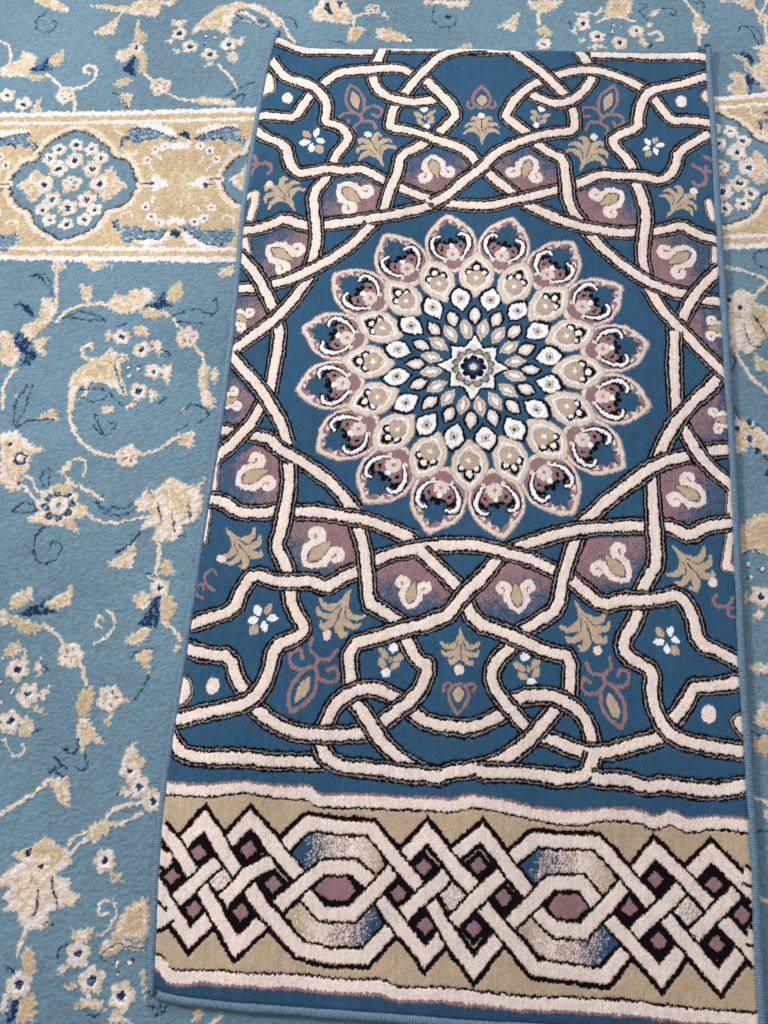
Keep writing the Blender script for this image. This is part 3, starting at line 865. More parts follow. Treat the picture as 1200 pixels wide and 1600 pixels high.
# small free motifs on the blue ground
def leaf_pts(fr, c, ang, ln, wd):
    t = np.linspace(0, PI, 9); w = np.sin(t)**0.8*wd; v = np.linspace(-ln, ln, 9)
    p = np.r_[np.c_[w, v], np.c_[-w[::-1], v[::-1]]]
    ca, sa = math.cos(ang), math.sin(ang)
    return loc(fr, np.c_[c[0]+p[:, 0]*ca-p[:, 1]*sa, c[1]+p[:, 0]*sa+p[:, 1]*ca])
for kind, pts in D['M']:
    P = A(pts)
    if kind == 'dot': R.disc(P[0], .0058, CREAM); continue
    if kind == 'bigdot': R.disc(P[0], .0088, CREAM, .0105); continue
    fr = frame_of(P[0], P[1]); L = fr[1]
    if kind == 'palm':
        for sx in (-1, 1):
            for q, w in (([(0, .95), (.06, .4), (.35, .0), (.78, -.02), (1.08, .22)], .16),
                         ([(0, .7), (.1, .1), (.4, -.38), (.8, -.48), (1.02, -.25)], .15),
                         ([(0, .5), (.06, -.2), (.2, -.7), (.48, -.98), (.62, -.8)], .16)):
                R.taper(smooth_line(loc(fr, [(x*sx, y) for x, y in q]), 6), L*.06, L*w*1.15, L*.06, TAN)
        R.taper(loc(fr, [(0, 1.05), (0, .3)]), L*.03, L*.10, L*.12, TAN)
        for sx in (-1, 1): R.bands(smooth_line(loc(fr, [(.12*sx, .28), (.32*sx, -.2), (.7*sx, -.25)])), [(0.0007, BLUE)], False)
        R.bands(loc(fr, [(0, .1), (0, -.8)]), [(0.0009, BLUE)], False)
    elif kind == 'flame':
        ring = smooth_line(loc(fr, [(0, 1), (-.20, .72), (-.31, .32), (-.22, -.08), (-.04, -.32), (.04, -.32), (.22, -.08), (.31, .32), (.20, .72), (0, 1)]), 5)
        R.bands(ring, [(L*.052, MAUVE)], False)
        R.poly(leaf_pts(fr, (0, .33), 0, .40, .15), TAN)
        for sx in (-1, 1):
            R.bands(smooth_line(loc(fr, [(0, -.34), (.28*sx, -.14), (.58*sx, -.12), (.74*sx, -.36), (.56*sx, -.56), (.40*sx, -.42)])), [(L*.05, MAUVE)], False)
            R.bands(smooth_line(loc(fr, [(0, -.32), (.04*sx, -.58), (.30*sx, -.70), (.36*sx, -1.0)])), [(L*.05, MAUVE)], False)
    elif kind == 'ring':
        ring = smooth_line(loc(fr, [(0, 1.15), (-.45, .6), (-.62, .0), (-.42, -.5), (0, -.7), (.42, -.5), (.62, 0), (.45, .6), (0, 1.15)]), 5)
        R.bands(ring, [(L*.10, MAUVE)], False)
        R.poly(leaf_pts(fr, (0, -.02), 0, .5, .36), TAN)
        for sx in (-1, 1): R.bands(smooth_line(loc(fr, [(.4*sx, -.5), (.7*sx, -.75), (.95*sx, -.55), (.9*sx, -.25)])), [(L*.09, MAUVE)], False)
    elif kind == 'scroll':
        R.bands(smooth_line(loc(fr, [(-.6, .9), (0, 1.0), (.35, .6), (.1, .25), (-.15, .45)])), [(L*.1, MAUVE)], False)
        R.bands(smooth_line(loc(fr, [(-.7, 0), (0, .1), (.5, -.3), (.4, -.8), (0, -.85)])), [(L*.1, MAUVE)], False)
    elif kind == 'spray':
        for x, y, an, ln, wd, c in ((-.05, .75, 0, .35, .2, TAN), (.55, .45, -.9, .34, .2, WHITE), (-.55, .3, 1.1, .34, .2, WHITE), (.45, -.25, .7, .3, .2, WHITE), (-.4, -.35, -.6, .3, .2, WHITE), (0, -.8, 0, .34, .26, TAN)):
            R.poly(leaf_pts(fr, (x, y), an, ln*1.2, wd*1.2), c)
    elif kind == 'sprig':
        for x, y, an, ln, wd, c in ((0, .95, 0, .28, .32, WHITE), (.6, .35, -.9, .48, .22, TAN), (-.6, .35, .9, .48, .22, TAN), (.5, -.35, -.7, .4, .22, TAN), (-.5, -.35, .7, .4, .22, TAN), (0, -.95, 0, .3, .28, WHITE), (0, 0, 0, .3, .1, TAN)):
            R.poly(leaf_pts(fr, (x, y), an, ln*1.2, wd*1.2), c)

# interlaced straps
for e in D['ED']: R.bands(A(e), [(0.0092, BLACK), (0.0078, TAUPE), (0.0064, BLACK), (0.0050, CREAM)], False)
for e in D['BL']:
    P = chaikin(A(e), 1, True); Q = np.vstack([P, P[:1]])
    R.bands(Q, [(0.0054, BLACK), (0.0036, TAUPE), (0.0018, BLACK)], False); R.poly(P, CREAM)
def weave(pieces, out, cut, rounds=1, sharp=False):
    L = [(f, chaikin(A(p), rounds)) for f, p in pieces]
    def put(P):
        if not sharp: R.bands(P, out); return
        for w, c in out: R.poly(miter(P, w), c)
    for f, P in L: put(P)
    for f, P in L:
        Q = trim(P, cut if f[0] == '1' else 0, cut if f[1] == '1' else 0)
        if Q is not None: put(Q)
weave(D['S'], OUT, 0.022)

# the round medallion: sixteen-fold rings
MR = 0.2525
def pol(pts, ang, r=1.0):
    p = np.asarray(pts, float)*MR
    ca, sa = math.cos(ang), math.sin(ang)
    return mc+np.c_[p[:, 0]*ca+p[:, 1]*sa, -p[:, 0]*sa+p[:, 1]*ca]
def petal(r0, r1, w, peak=0.5, sharp=0.75):
    t = np.linspace(0, 1, 31); s_ = t**(math.log(.5)/math.log(peak))
    u = np.sin(s_*PI)**sharp*w*(1-.38*np.exp(-(s_/.11)**2)-.42*np.exp(-((1-s_)/.13)**2)); v = r0+(r1-r0)*t
    return np.r_[np.c_[u, v], np.c_[-u[::-1], v[::-1]]]
N = 16
for k in range(N):
    a = (k+.5)*2*PI/N
    # outermost petal
    R.poly(pol(petal(.610, 1.015, .156, .46, .54), a), TAUPE)
    R.poly(pol(petal(.616, 1.006, .150, .46, .54), a), PINK)
    R.poly(pol(petal(.638, .980, .136, .46, .54), a), MAUVE)
    for u, v, ru, rv in ((.055, .925, .03, .018), (-.055, .925, .03, .018), (.085, .88, .022, .02), (-.085, .88, .022, .02), (.02, .955, .012, .012)):
        R.poly(pol([(u-ru, v), (u, v-rv), (u+ru, v), (u, v+rv)], a), PINK)
    R.poly(pol([(0, .968), (.020, .928), (.052, .932), (.054, .895), (.100, .872), (.056, .85), (.06, .81), (.02, .825), (0, .80), (-.02, .825), (-.06, .81), (-.056, .85), (-.100, .872), (-.054, .895), (-.052, .932), (-.020, .928)], a), BLUE)
    for sx in (-1, 1):
        q = smooth_line(pol([(.055*sx, .862), (.088*sx, .862), (.110*sx, .83), (.104*sx, .775), (.072*sx, .728), (.036*sx, .706)], a), 6)
        R.taper(q, MR*.015, MR*.023, MR*.011, BLACK)
        R.taper(q, MR*.007, MR*.0115, MR*.004, WHITE)
        q2 = pol([(.062*sx, .835), (.085*sx, .82), (.085*sx, .79)], a)
        R.taper(q2, MR*.012, MR*.014, MR*.006, BLACK)
        q3 = pol([(.052*sx, .79), (.066*sx, .765)], a)
        R.taper(q3, MR*.006, MR*.009, MR*.005, BLACK)
        R.disc(pol([(.052*sx, .70)], a)[0], MR*.012, PINK)
    for u, v, r_ in ((-.032, .815, .014), (0, .826, .018), (.032, .815, .014), (0, .808, .02)): R.disc(pol([(u, v)], a)[0], MR*r_, BLACK)
    for j in range(8):
        b_ = j*PI/4
        R.disc(pol([(.027*math.cos(b_), .737+.027*math.sin(b_))], a)[0], MR*.017, PINK if j % 2 else BEIGE)
    R.disc(pol([(0, .737)], a)[0], MR*.007, TAUPE)
    R.disc(pol([(0, .789)], a)[0], MR*.016, WHITE)
for k in range(N):
    a = k*2*PI/N
    R.poly(pol(petal(.436, .748, .103, .5, .60), a), TAUPE)
    R.poly(pol(petal(.442, .742, .098, .5, .60), a), BEIGE)
    R.poly(pol(petal(.480, .710, .072, .5, .60), a), WHITE)
    R.poly(pol(petal(.490, .698, .064, .5, .60), a), BEIGE)
    R.poly(pol(petal(.600, .690, .040, .5, .60), a), TAN)
    for u, v, s_ in ((0, .645, .026), (-.04, .618, .022), (.04, .618, .022)):
        R.poly(pol(petal(v-s_-.012, v+s_+.014, s_+.004, .5, .6), a), BLACK)
    for u, v, s_ in ((-.042, .61, .020), (.042, .61, .020)):
        R.disc(pol([(u, v)], a)[0], MR*.027, BLACK)
    for u, v, s_ in ((0, .640, .017), (-.040, .607, .015), (.040, .607, .015)):
        R.disc(pol([(u, v)], a)[0], MR*s_, WHITE)
    for j in range(8):
        b_ = j*PI/4+.39
        R.disc(pol([(.034*math.cos(b_), .566+.034*math.sin(b_))], a)[0], MR*.0205, TAUPE)
    for j in range(8):
        b_ = j*PI/4+.39
        R.disc(pol([(.034*math.cos(b_), .566+.034*math.sin(b_))], a)[0], MR*.0165, BUFF)
    R.disc(pol([(0, .566)], a)[0], MR*.026, BUFF)
    for b_ in (0, PI/2):
        c, s_ = math.cos(b_), math.sin(b_)
        R.poly(pol([(.022*c, .566+.022*s_), (-.007*s_, .566+.007*c), (-.022*c, .566-.022*s_), (.007*s_, .566-.007*c)], a), WHITE)
    R.disc(pol([(0, .566)], a)[0], MR*.011, WHITE)
    a = (k+.5)*2*PI/N
    R.poly(pol(petal(.342, .532, .070, .55, .75), a), NAVY)
    R.poly(pol(petal(.340, .522, .064, .55, .75), a), BLACK)
    R.poly(pol(petal(.358, .506, .052, .55, .75), a), WHITE)
    for j in range(4):
        b_ = j*PI/2+PI/4
        R.disc(pol([(.017*math.cos(b_), .436+.017*math.sin(b_))], a)[0], MR*.0125, TAUPE)
        R.disc(pol([(.017*math.cos(b_), .436+.017*math.sin(b_))], a)[0], MR*.0085, BEIGE)
    R.disc(pol([(0, .436)], a)[0], MR*.007, BLACK)
    a = k*2*PI/N
    R.poly(pol(petal(.256, .392, .045, .5, .85), a), BLACK)
    R.poly(pol(petal(.272, .376, .029, .5, .85), a), PINK); R.poly(pol(petal(.295, .352, .012, .5, .85), a), WHITE)
    a = (k+.5)*2*PI/N
    R.poly(pol(petal(.172, .308, .033, .5, .85), a), BEIGE)
    R.poly(pol(petal(.182, .298, .024, .5, .85), a), BUFF)
    R.poly(pol(petal(.205, .275, .012, .5, .8), a), WHITE)
def star(ro, rd, ri, off=0):
    return [((ro if k % 4 == 0 else rd if k % 2 == 0 else ri)*math.sin(k*PI/8), (ro if k % 4 == 0 else rd if k % 2 == 0 else ri)*math.cos(k*PI/8)) for k in range(16)]
R.poly(pol(star(.222, .193, .142), 0), BLACK)
R.poly(pol(star(.200, .174, .128), 0), WHITE)
R.poly(pol(star(.155, .140, .112), 0), PINK)
for rr, cc, dr in ((.096, GREY, .0), (.092, TAUPE, -.0065)):
    for j in range(12): R.disc(pol([(rr*math.sin(j*PI/6+.26), rr*math.cos(j*PI/6+.26))], 0)[0], MR*(.026+dr), cc)
R.disc(mc, MR*.083, WHITE)
for j in range(8): R.disc(pol([(.055*math.sin(j*PI/4), .055*math.cos(j*PI/4))], 0)[0], MR*.0215, BLACK)
R.disc(mc, MR*.052, NAVY); R.disc(mc, MR*.034, MID); R.disc(mc, MR*.022, PINK)

# plain stripes and the knotted end border
st = A(D['band']['stripe']); lo = A(D['band']['low'])
sm = lambda P: smooth_line(P, 4)
st, lo = sm(st), sm(lo)
R.poly(np.vstack([st, st[::-1]-(0, .3)]), TAN)
R.poly(np.vstack([lo, lo[::-1]-(0, .3)]), EDGEBLUE)
def stripe(P, up):
    R.bands(P, [(.0068, CREAM)], False)
    R.bands(P+(0, (.0072 if up else -.0072)), [(.0017, BLACK)], False)
    R.bands(P+(0, (-.0078 if up else .0078)), [(.0016, MAUVE)], False)
    R.bands(P, [(.0060, CREAM)], False)
stripe(st, False); stripe(lo, True)
KP = [(f, A(p)) for f, p in D['K']]
for f, P in KP: R.poly(miter(P, .0134), BLACK)
def dia(c, r):
    return np.array([(c[0], c[1]+r*.95), (c[0]+r, c[1]), (c[0], c[1]-r*.95), (c[0]-r, c[1])])
for q in D['DM']: R.poly(dia(A(q)[0], .0195), BLACK)
def grad(flip):
    def fn(v, m, X, Y, s_, b_):
        jj, ii = np.where(m); x0 = X[0, ii.min()]; x1 = X[0, ii.max()]
        t = (X-x0)/(x1-x0)+0*Y
        if flip: t = 1-t
        t = t+b_*.07
        s2 = np.roll(s_, 7, 0)
        pb = np.clip(1.25-t*2.7, 0, 1); pt = np.clip((t-.62)*3.2, 0, .92)
        c = np.where(s_ < pb, EDGEBLUE, np.where(s_ > 1-pt, TAN, np.where(s2 < .42*(t < .6), MAUVE, np.where(s2 < .5, PINK, CREAM))))
        v[m] = c[m]
    return fn
for i, q in enumerate(D['OC']): dither(A(q), grad(i % 2 == 1))
for q in D['SP']:
    P = dia(A(q)[0], .0165)
    R.poly(dia(A(q)[0], .019), BLACK)
    def fn(v, m, X, Y, s_, b_): v[m] = np.where(s_ < .5, TAN, np.where(s_ < .8, CREAM, WHITE))[m]
    dither(P, fn)
for q in D['HX']: R.bands(np.vstack([A(q), A(q)[:1]]), [(.0052, BLACK)], False); R.poly(A(q), MAUVE)
weave(D['K'], [(0.0112, BLACK), (0.0078, TAN), (0.0069, CREAM)], 0.0165, 0, True)
for q in D['DM']: R.poly(dia(A(q)[0], .0100), MAUVE)

# ================================================================== CARPET DESIGN
(cB, cC, cG, cN, cM, cW, cK, cD) = range(8)   # ground blue, cream, gold, navy, mixed cream, white, black-brown, mid blue
CPAL = {cB: (103, 131, 147), cC: (216, 202, 188), cG: (188, 168, 136), cN: (24, 46, 78), cM: (214, 198, 176), cW: (226, 216, 216), cK: (58, 52, 58), cD: (98, 126, 146)}
KEY = {'b': cD, 'c': cC, 'g': cG, 'n': cN, 'm': cM, 'w': cW, 'k': cK}
X0, X1, Y0, Y1 = -0.78, 1.06, -0.36, 1.80
Q = Chart(X0, Y0, X1, Y1, 0.0007, cB)
q_rng = random.Random(4)
def flower(c, r, n, col, ctr=True, rot=None):
    rot = q_rng.random()*6 if rot is None else rot
    for j in range(n):
        b_ = rot+j*2*PI/n
        Q.disc(c+np.array([math.cos(b_), math.sin(b_)])*r*.62, r*.46, col)
    Q.disc(c, r*.62, col)
def serrate(P, step=.0085, amp=.0024):
    """feathered leaf margin"""
    Pc = np.vstack([P, P[:1]]); d = np.r_[0, np.cumsum(np.hypot(*(Pc[1:]-Pc[:-1]).T))]
    n = max(6, int(d[-1]/step))*2; tt = np.linspace(0, d[-1], n, endpoint=False)
    tt = np.unique(np.r_[tt, d[:-1]])
    C = np.c_[np.interp(tt, d, Pc[:, 0]), np.interp(tt, d, Pc[:, 1])]
    T = np.roll(C, -1, 0)-np.roll(C, 1, 0); T /= np.hypot(T[:, 0], T[:, 1])[:, None]+1e-9
    Nn = np.c_[T[:, 1], -T[:, 0]]; s_ = np.where(np.arange(len(C)) % 2 == 0, 1, -.8)[:, None]*amp
    return C+Nn*s_
def draw(kind, col, w, pts, off=(0, 0)):
    P = A(pts)+off; w = w/10000.0; k = KEY[col]
    if kind == 'v':
        L = smooth_line(P, 5); Q.bands(L, [(w, k), (w*.42, cC)] if k == cM else [(w, k)], False)
    elif kind == 'l': Q.bands(smooth_line(P, 4), [(w*1.3, k)], False)
    elif kind == 'p':
        if k in (cM, cG, cD, cW) and len(P) < 13: P = serrate(P)
        Q.poly(P, k)
        ext_ = min(np.ptp(P[:, 0]), np.ptp(P[:, 1]))
        if k == cM and ext_ > .014:
            c0 = P.mean(0); Q.poly(c0+(P-c0)*.5, cC)
        if k == cM and ext_ > .022:
            c0 = P.mean(0)
            for j in range(0, len(P), 4): Q.bands(np.array([c0+(P[j]-c0)*.15, c0+(P[j]-c0)*.72]), [(.0011, cG)], False)
        if k == cG and ext_ > .03:
            c0 = P.mean(0); Z1 = c0+(P-c0)*.72; Q.bands(np.vstack([Z1, Z1[:1]]), [(.0009, cC)], False)
    elif kind == 'd': Q.disc(P[0], w, k)
    elif kind == 't':
        Q.disc(P[0], w, cN); Q.disc(P[0], w*.6, cW)
    elif kind == 'r':
        Q.disc(P[0], w, cN); Q.disc(P[0], w*.55, cM)
    elif kind == 'f':
        flower(P[0], w, 5, k); Q.disc(P[0], w*.52, cW)
        for j in range(4):
            b_ = j*PI/2+.4; Q.disc(P[0]+np.array([math.cos(b_), math.sin(b_)])*w*.17, w*.19, cN)
    elif kind == 's':
        rot = q_rng.random()*6
        for j in range(5):
            b_ = rot+j*2*PI/5; d = np.array([math.cos(b_), math.sin(b_)]); e = np.array([-d[1], d[0]])
            Q.poly(np.array([P[0]+d*w*1.1+e*w*.2, P[0]+d*w*.8+e*w*.5, P[0]+e*w*.3, P[0]-e*w*.3, P[0]+d*w*.8-e*w*.5, P[0]+d*w*1.1-e*w*.2]), k)
            Q.bands(np.array([P[0]+d*w*.15, P[0]+d*w*.62]), [(.0010, cK)], False)
        Q.disc(P[0], w*.18, cW)
    elif kind == 'R':
        for j in range(10):
            b_ = j*2*PI/10; Q.disc(P[0]+np.array([math.cos(b_), math.sin(b_)])*w*1.25, w*.42, cM)
        for j in range(8):
            b_ = j*2*PI/8+.2; Q.disc(P[0]+np.array([math.cos(b_), math.sin(b_)])*w*.98, w*.30, cN)
        for j in range(8):
            b_ = j*2*PI/8+.2; Q.disc(P[0]+np.array([math.cos(b_), math.sin(b_)])*w*.92, w*.13, cD)
        Q.disc(P[0], w*.70, cM); Q.disc(P[0], w*.24, cD)
f0, f1, f2 = D['cut']
left = D['C'][f0:f1]; top = D['C'][:f0]
per = A(D['PER'])[0]
for off in ((.92, .06), (-.50, -.03), (.46, -.62), (-.04, -.66), (-.54, -.7), (1.02, -.62), (.55, .0)):
    for c in left: draw(*c, off=off)
for off in ((-.33, .0), (.36, .16), (.72, .12), (-.1, .27), (.3, .32), (.7, .35), (-.5, .25)):
    for c in top: draw(*c, off=off)
fp = A(D['frame']); cen = fp.mean(0)
Q.poly(cen+(fp-cen)*1.02, cB)
for c in D['C']: draw(*c)
# the gold border band
def ext(P):
    a = P[0]+(P[0]-P[2])/np.hypot(*(P[0]-P[2]))*.7; b = P[-1]+(P[-1]-P[1])/np.hypot(*(P[-1]-P[1]))*.7
    return np.vstack([a, P, b])
bt, bb = ext(A(D['btop'])), ext(A(D['bbot']))
Q.poly(np.vstack([bt, bb[::-1]]), cG)
for P, s_ in ((bt, -1), (bb, 1)):
    Q.bands(P, [(.0044, cW)], False); Q.bands(P+(0, s_*.0175), [(.0030, cW)], False)
q0 = A(D['q0'])
for k in range(-3, 6):
    off = per*k
    P = chaikin(q0+off, 1, True); C_ = np.vstack([P, P[:1]])
    Q.bands(C_, [(.0105, cC)], False); Q.bands(C_, [(.0035, cG)], False); Q.poly(P, cB); Q.bands(C_, [(.0014, cK)], False)
    a_ = q0[15]+off; Q.bands(np.array([a_, a_+(.018, .001)]), [(.0058, cC), (.0013, cK)], False)
    a_ = q0[0]+off; Q.bands(np.array([a_, a_-(.018, .001)]), [(.0058, cC), (.0013, cK)], False)
    for t in D['T']:
        draw(*t, off=off)
    for cx_, cy_ in ((.5, .28), (.5, .5), (.5, .72)):
        o_ = np.array([q0[15, 0]+.075, q0[15, 1]-.052+cy_*.10])+off
        for j in range(14):
            a2 = j*2*PI/7; r2 = .006 if j < 7 else .013
            p2 = o_+np.array([math.cos(a2), math.sin(a2)])*r2; d2 = np.array([-math.sin(a2), math.cos(a2)])*.0022
            Q.bands(np.array([p2-d2, p2+d2]), [(.0007, cC)], False)
# the side members drawn last so the traced right-hand strip keeps its flowers

# ================================================================== MESHES
def new_mesh_grid(name, X, Y, Z, cols, mat, skirt=0.0):
    ny, nx = X.shape
    co = np.stack([X, Y, Z], -1).reshape(-1, 3).astype(np.float32)
    idx = np.arange(nx*ny, dtype=np.int32).reshape(ny, nx)
    f = np.stack([idx[:-1, :-1], idx[:-1, 1:], idx[1:, 1:], idx[1:, :-1]], -1).reshape(-1, 4)
    cl = cols.reshape(-1, 3)
    if skirt:
        ring = np.r_[idx[0, :], idx[1:, -1], idx[-1, -2::-1], idx[-2:0:-1, 0]]
        base = co[ring].copy(); base[:, 2] = skirt
        n0 = len(co); co = np.vstack([co, base]); m = len(ring)
        i = np.arange(m); j = (i+1) % m
        f = np.vstack([f, np.stack([ring[j], ring[i], n0+i, n0+j], -1).astype(np.int32)])
        cl = np.vstack([cl, cl[ring]])
    me = bpy.data.meshes.new(name)
    me.vertices.add(len(co)); me.vertices.foreach_set('co', co.ravel())
    me.loops.add(len(f)*4); me.loops.foreach_set('vertex_index', f.ravel().astype(np.int32))
    me.polygons.add(len(f)); me.polygons.foreach_set('loop_start', np.arange(0, len(f)*4, 4, dtype=np.int32))
    me.polygons.foreach_set('use_smooth', np.ones(len(f), bool))
    me.update()
    ca = me.color_attributes.new('yarn_colour', 'FLOAT_COLOR', 'POINT')
    ca.data.foreach_set('color', np.c_[cl, np.ones(len(cl))].astype(np.float32).ravel())
    me.materials.append(mat)
    o = bpy.data.objects.new(name, me); COL.objects.link(o); return o

def pile_material(name, sheen, rough_scale):
    m = bpy.data.materials.new(name); m.use_nodes = True; nt = m.node_tree; N_ = nt.nodes; L_ = nt.links
    b = N_['Principled BSDF']
    at = N_.new('ShaderNodeVertexColor'); at.layer_name = 'yarn_colour'
    tc = N_.new('ShaderNodeTexCoord')
    n1 = N_.new('ShaderNodeTexNoise'); n1.inputs['Scale'].default_value = rough_scale; n1.inputs['Detail'].default_value = 3
    L_.new(tc.outputs['Object'], n1.inputs['Vector'])
    mr = N_.new('ShaderNodeMapRange'); mr.inputs[1].default_value = .25; mr.inputs[2].default_value = .75
    mr.inputs[3].default_value = .86; mr.inputs[4].default_value = 1.12
    L_.new(n1.outputs[0], mr.inputs[0])
    mx = N_.new('ShaderNodeMix'); mx.data_type = 'RGBA'; mx.blend_type = 'MULTIPLY'; mx.inputs[0].default_value = 1
    L_.new(at.outputs[0], mx.inputs[6]); L_.new(mr.outputs[0], mx.inputs[7])
    L_.new(mx.outputs[2], b.inputs['Base Color'])
    b.inputs['Roughness'].default_value = .92
    b.inputs['Specular IOR Level'].default_value = .12
    b.inputs['Sheen Weight'].default_value = sheen; b.inputs['Sheen Roughness'].default_value = .45
    bp = N_.new('ShaderNodeBump'); bp.inputs['Strength'].default_value = .5; bp.inputs['Distance'].default_value = .0006
    L_.new(n1.outputs[0], bp.inputs['Height']); L_.new(bp.outputs[0], b.inputs['Normal'])
    return m
rug_mat = pile_material('rug_pile', .05, 900)
carpet_mat = pile_material('carpet_pile', .10, 700)

def palette(P):
    t = np.zeros((max(P)+1, 3)); 
    for k, v in P.items(): t[k] = lin(*v)
    return t

# ---- rug pile
Lp, Rp, Tp, Bp = A(D['Ledge']), A(D['Redge']), A(D['Tedge']), A(D['Bedge'])
def arc(P, t):
    P = smooth_line(P, 6)
    d = np.r_[0, np.cumsum(np.hypot(*(P[1:]-P[:-1]).T))]; d /= d[-1]
    return np.c_[np.interp(t, d, P[:, 0]), np.interp(t, d, P[:, 1])]
h = 0.00078
nx, ny = int(.70/h), int(1.40/h)
u = np.linspace(0, 1, nx); v = np.linspace(0, 1, ny)
l = arc(Lp[::-1], v); r = arc(Rp[::-1], v); b = arc(Bp, u); t = arc(Tp, u)
U, V = np.meshgrid(u, v)
def coons(k):
    return ((1-U)*l[:, None, k]+U*r[:, None, k]+(1-V)*b[None, :, k]+V*t[None, :, k]
            - ((1-U)*(1-V)*b[0, k]+U*(1-V)*b[-1, k]+(1-U)*V*t[0, k]+U*V*t[-1, k]))
X, Y = coons(0), coons(1)
sh = X.shape
# knots are not perfectly placed: the yarn tips wander, mostly along the lean of the pile
jx = upnoise(sh, 3, 3, 21)*.0006+upnoise(sh, 9, 9, 22)*.0008+upnoise(sh, 40, 30, 41)*.0012
jy = upnoise(sh, 2.2, 2.2, 23)*.0013+upnoise(sh, 9, 9, 24)*.0009+upnoise(sh, 30, 40, 42)*.0012
jy += upnoise(sh, 40, 1.6, 25)*.0009+(np.random.default_rng(6).random(sh)-.5)*.0009
idx = R.lookup(X+jx, Y+jy)
pal = palette(RUGPAL)
col = pal[idx]
# soft mixing of neighbouring yarns
idx2 = R.lookup(X+jx+.0006, Y+jy-.0006); col = col*.88+pal[idx2]*.12
g = 1+(np.random.default_rng(9).random(sh)-.5)*.30+upnoise(sh, 2.6, 2.2, 31)*.11+upnoise(sh, 12, 9, 34)*.05+upnoise(sh, 160, 3, 32)*.07+upnoise(sh, 260, 40, 35)*.04+upnoise(sh, 150, 150, 33)*.07
col = col*g[..., None]
groove = np.isin(idx, (BLACK, TAUPE)).astype(float)
k_ = 5
def blur(a, n):
    for ax in (0, 1):
        c = np.cumsum(np.insert(np.pad(a, [(n, n) if i == ax else (0, 0) for i in (0, 1)], mode='edge'), 0, 0, axis=ax), axis=ax)
        a = (np.take(c, range(2*n+1, c.shape[ax]), ax)-np.take(c, range(0, c.shape[ax]-2*n-1), ax))/(2*n+1)
    return a
gb = blur(groove, 2)
raised = blur(np.isin(idx, (CREAM, WHITE, PINK, BEIGE)).astype(float), 2)
Z = -gb*.0008+raised*.0001
Z += upnoise(sh, 2.5, 2.5, 51)*.00014+upnoise(sh, 7, 7, 52)*.00018+upnoise(sh, 26, 40, 53)*.0006+upnoise(sh, 200, 160, 54)*.0015
Z += (np.random.default_rng(12).random(sh)-.5)*.00015
# edges dip under the binding, the two far corners curl up a little
ex = np.minimum(U, 1-U)*.70; ey = np.minimum(V*1.40, (1-V)*1.40)
Z -= .0035*np.exp(-(ex/.004)**2)+.0035*np.exp(-(np.minimum(ey, .05)/.004)**2)
def lift(x, y):
    a, b_ = Tp[0], Tp[-1]
    return .009*np.exp(-(((x-a[0])/.03)**2+((y-a[1])/.035)**2))+.006*np.exp(-(((x-b_[0])/.025)**2+((y-b_[1])/.03)**2))
Z += lift(X, Y)

root = bpy.data.objects.new('prayer_rug', None); COL.objects.link(root)
root.location = (float(Bp[0, 0]), float(Bp[0, 1]), -.011)
root['label'] = 'deep blue rug with cream interlaced straps, round petal medallion and tan knotwork end border'
root['category'] = 'rug'
def child(o):
    o.parent = root; o.matrix_parent_inverse = root.matrix_world.inverted() if False else o.matrix_parent_inverse
    o.location = (-root.location.x, -root.location.y, -root.location.z)
    return o
pile = child(new_mesh_grid('pile', X, Y, Z, col, rug_mat, skirt=-.0105))

# ---- serged binding: a cord wrapped with thread
def binding_material():
    m = bpy.data.materials.new('binding_thread'); m.use_nodes = True; nt = m.node_tree; N_ = nt.nodes; L_ = nt.links
    b_ = N_['Principled BSDF']; tc = N_.new('ShaderNodeTexCoord'); n1 = N_.new('ShaderNodeTexNoise')
    n1.inputs['Scale'].default_value = 260; n1.inputs['Detail'].default_value = 4
    L_.new(tc.outputs['Object'], n1.inputs['Vector'])
    cr = N_.new('ShaderNodeValToRGB'); cr.color_ramp.elements[0].position = .3; cr.color_ramp.elements[1].position = .72
    cr.color_ramp.elements[0].color = (*lin(78, 108, 134), 1); cr.color_ramp.elements[1].color = (*lin(116, 142, 164), 1)
    L_.new(n1.outputs[0], cr.inputs[0])
    at = N_.new('ShaderNodeVertexColor'); at.layer_name = 'yarn_colour'
    mx = N_.new('ShaderNodeMix'); mx.data_type = 'RGBA'; mx.blend_type = 'MULTIPLY'; mx.inputs[0].default_value = 1
    L_.new(cr.outputs[0], mx.inputs[6]); L_.new(at.outputs[0], mx.inputs[7]); L_.new(mx.outputs[2], b_.inputs['Base Color'])
    b_.inputs['Roughness'].default_value = .6; b_.inputs['Specular IOR Level'].default_value = .3; b_.inputs['Sheen Weight'].default_value = .1
    return m
bind_mat = binding_material()
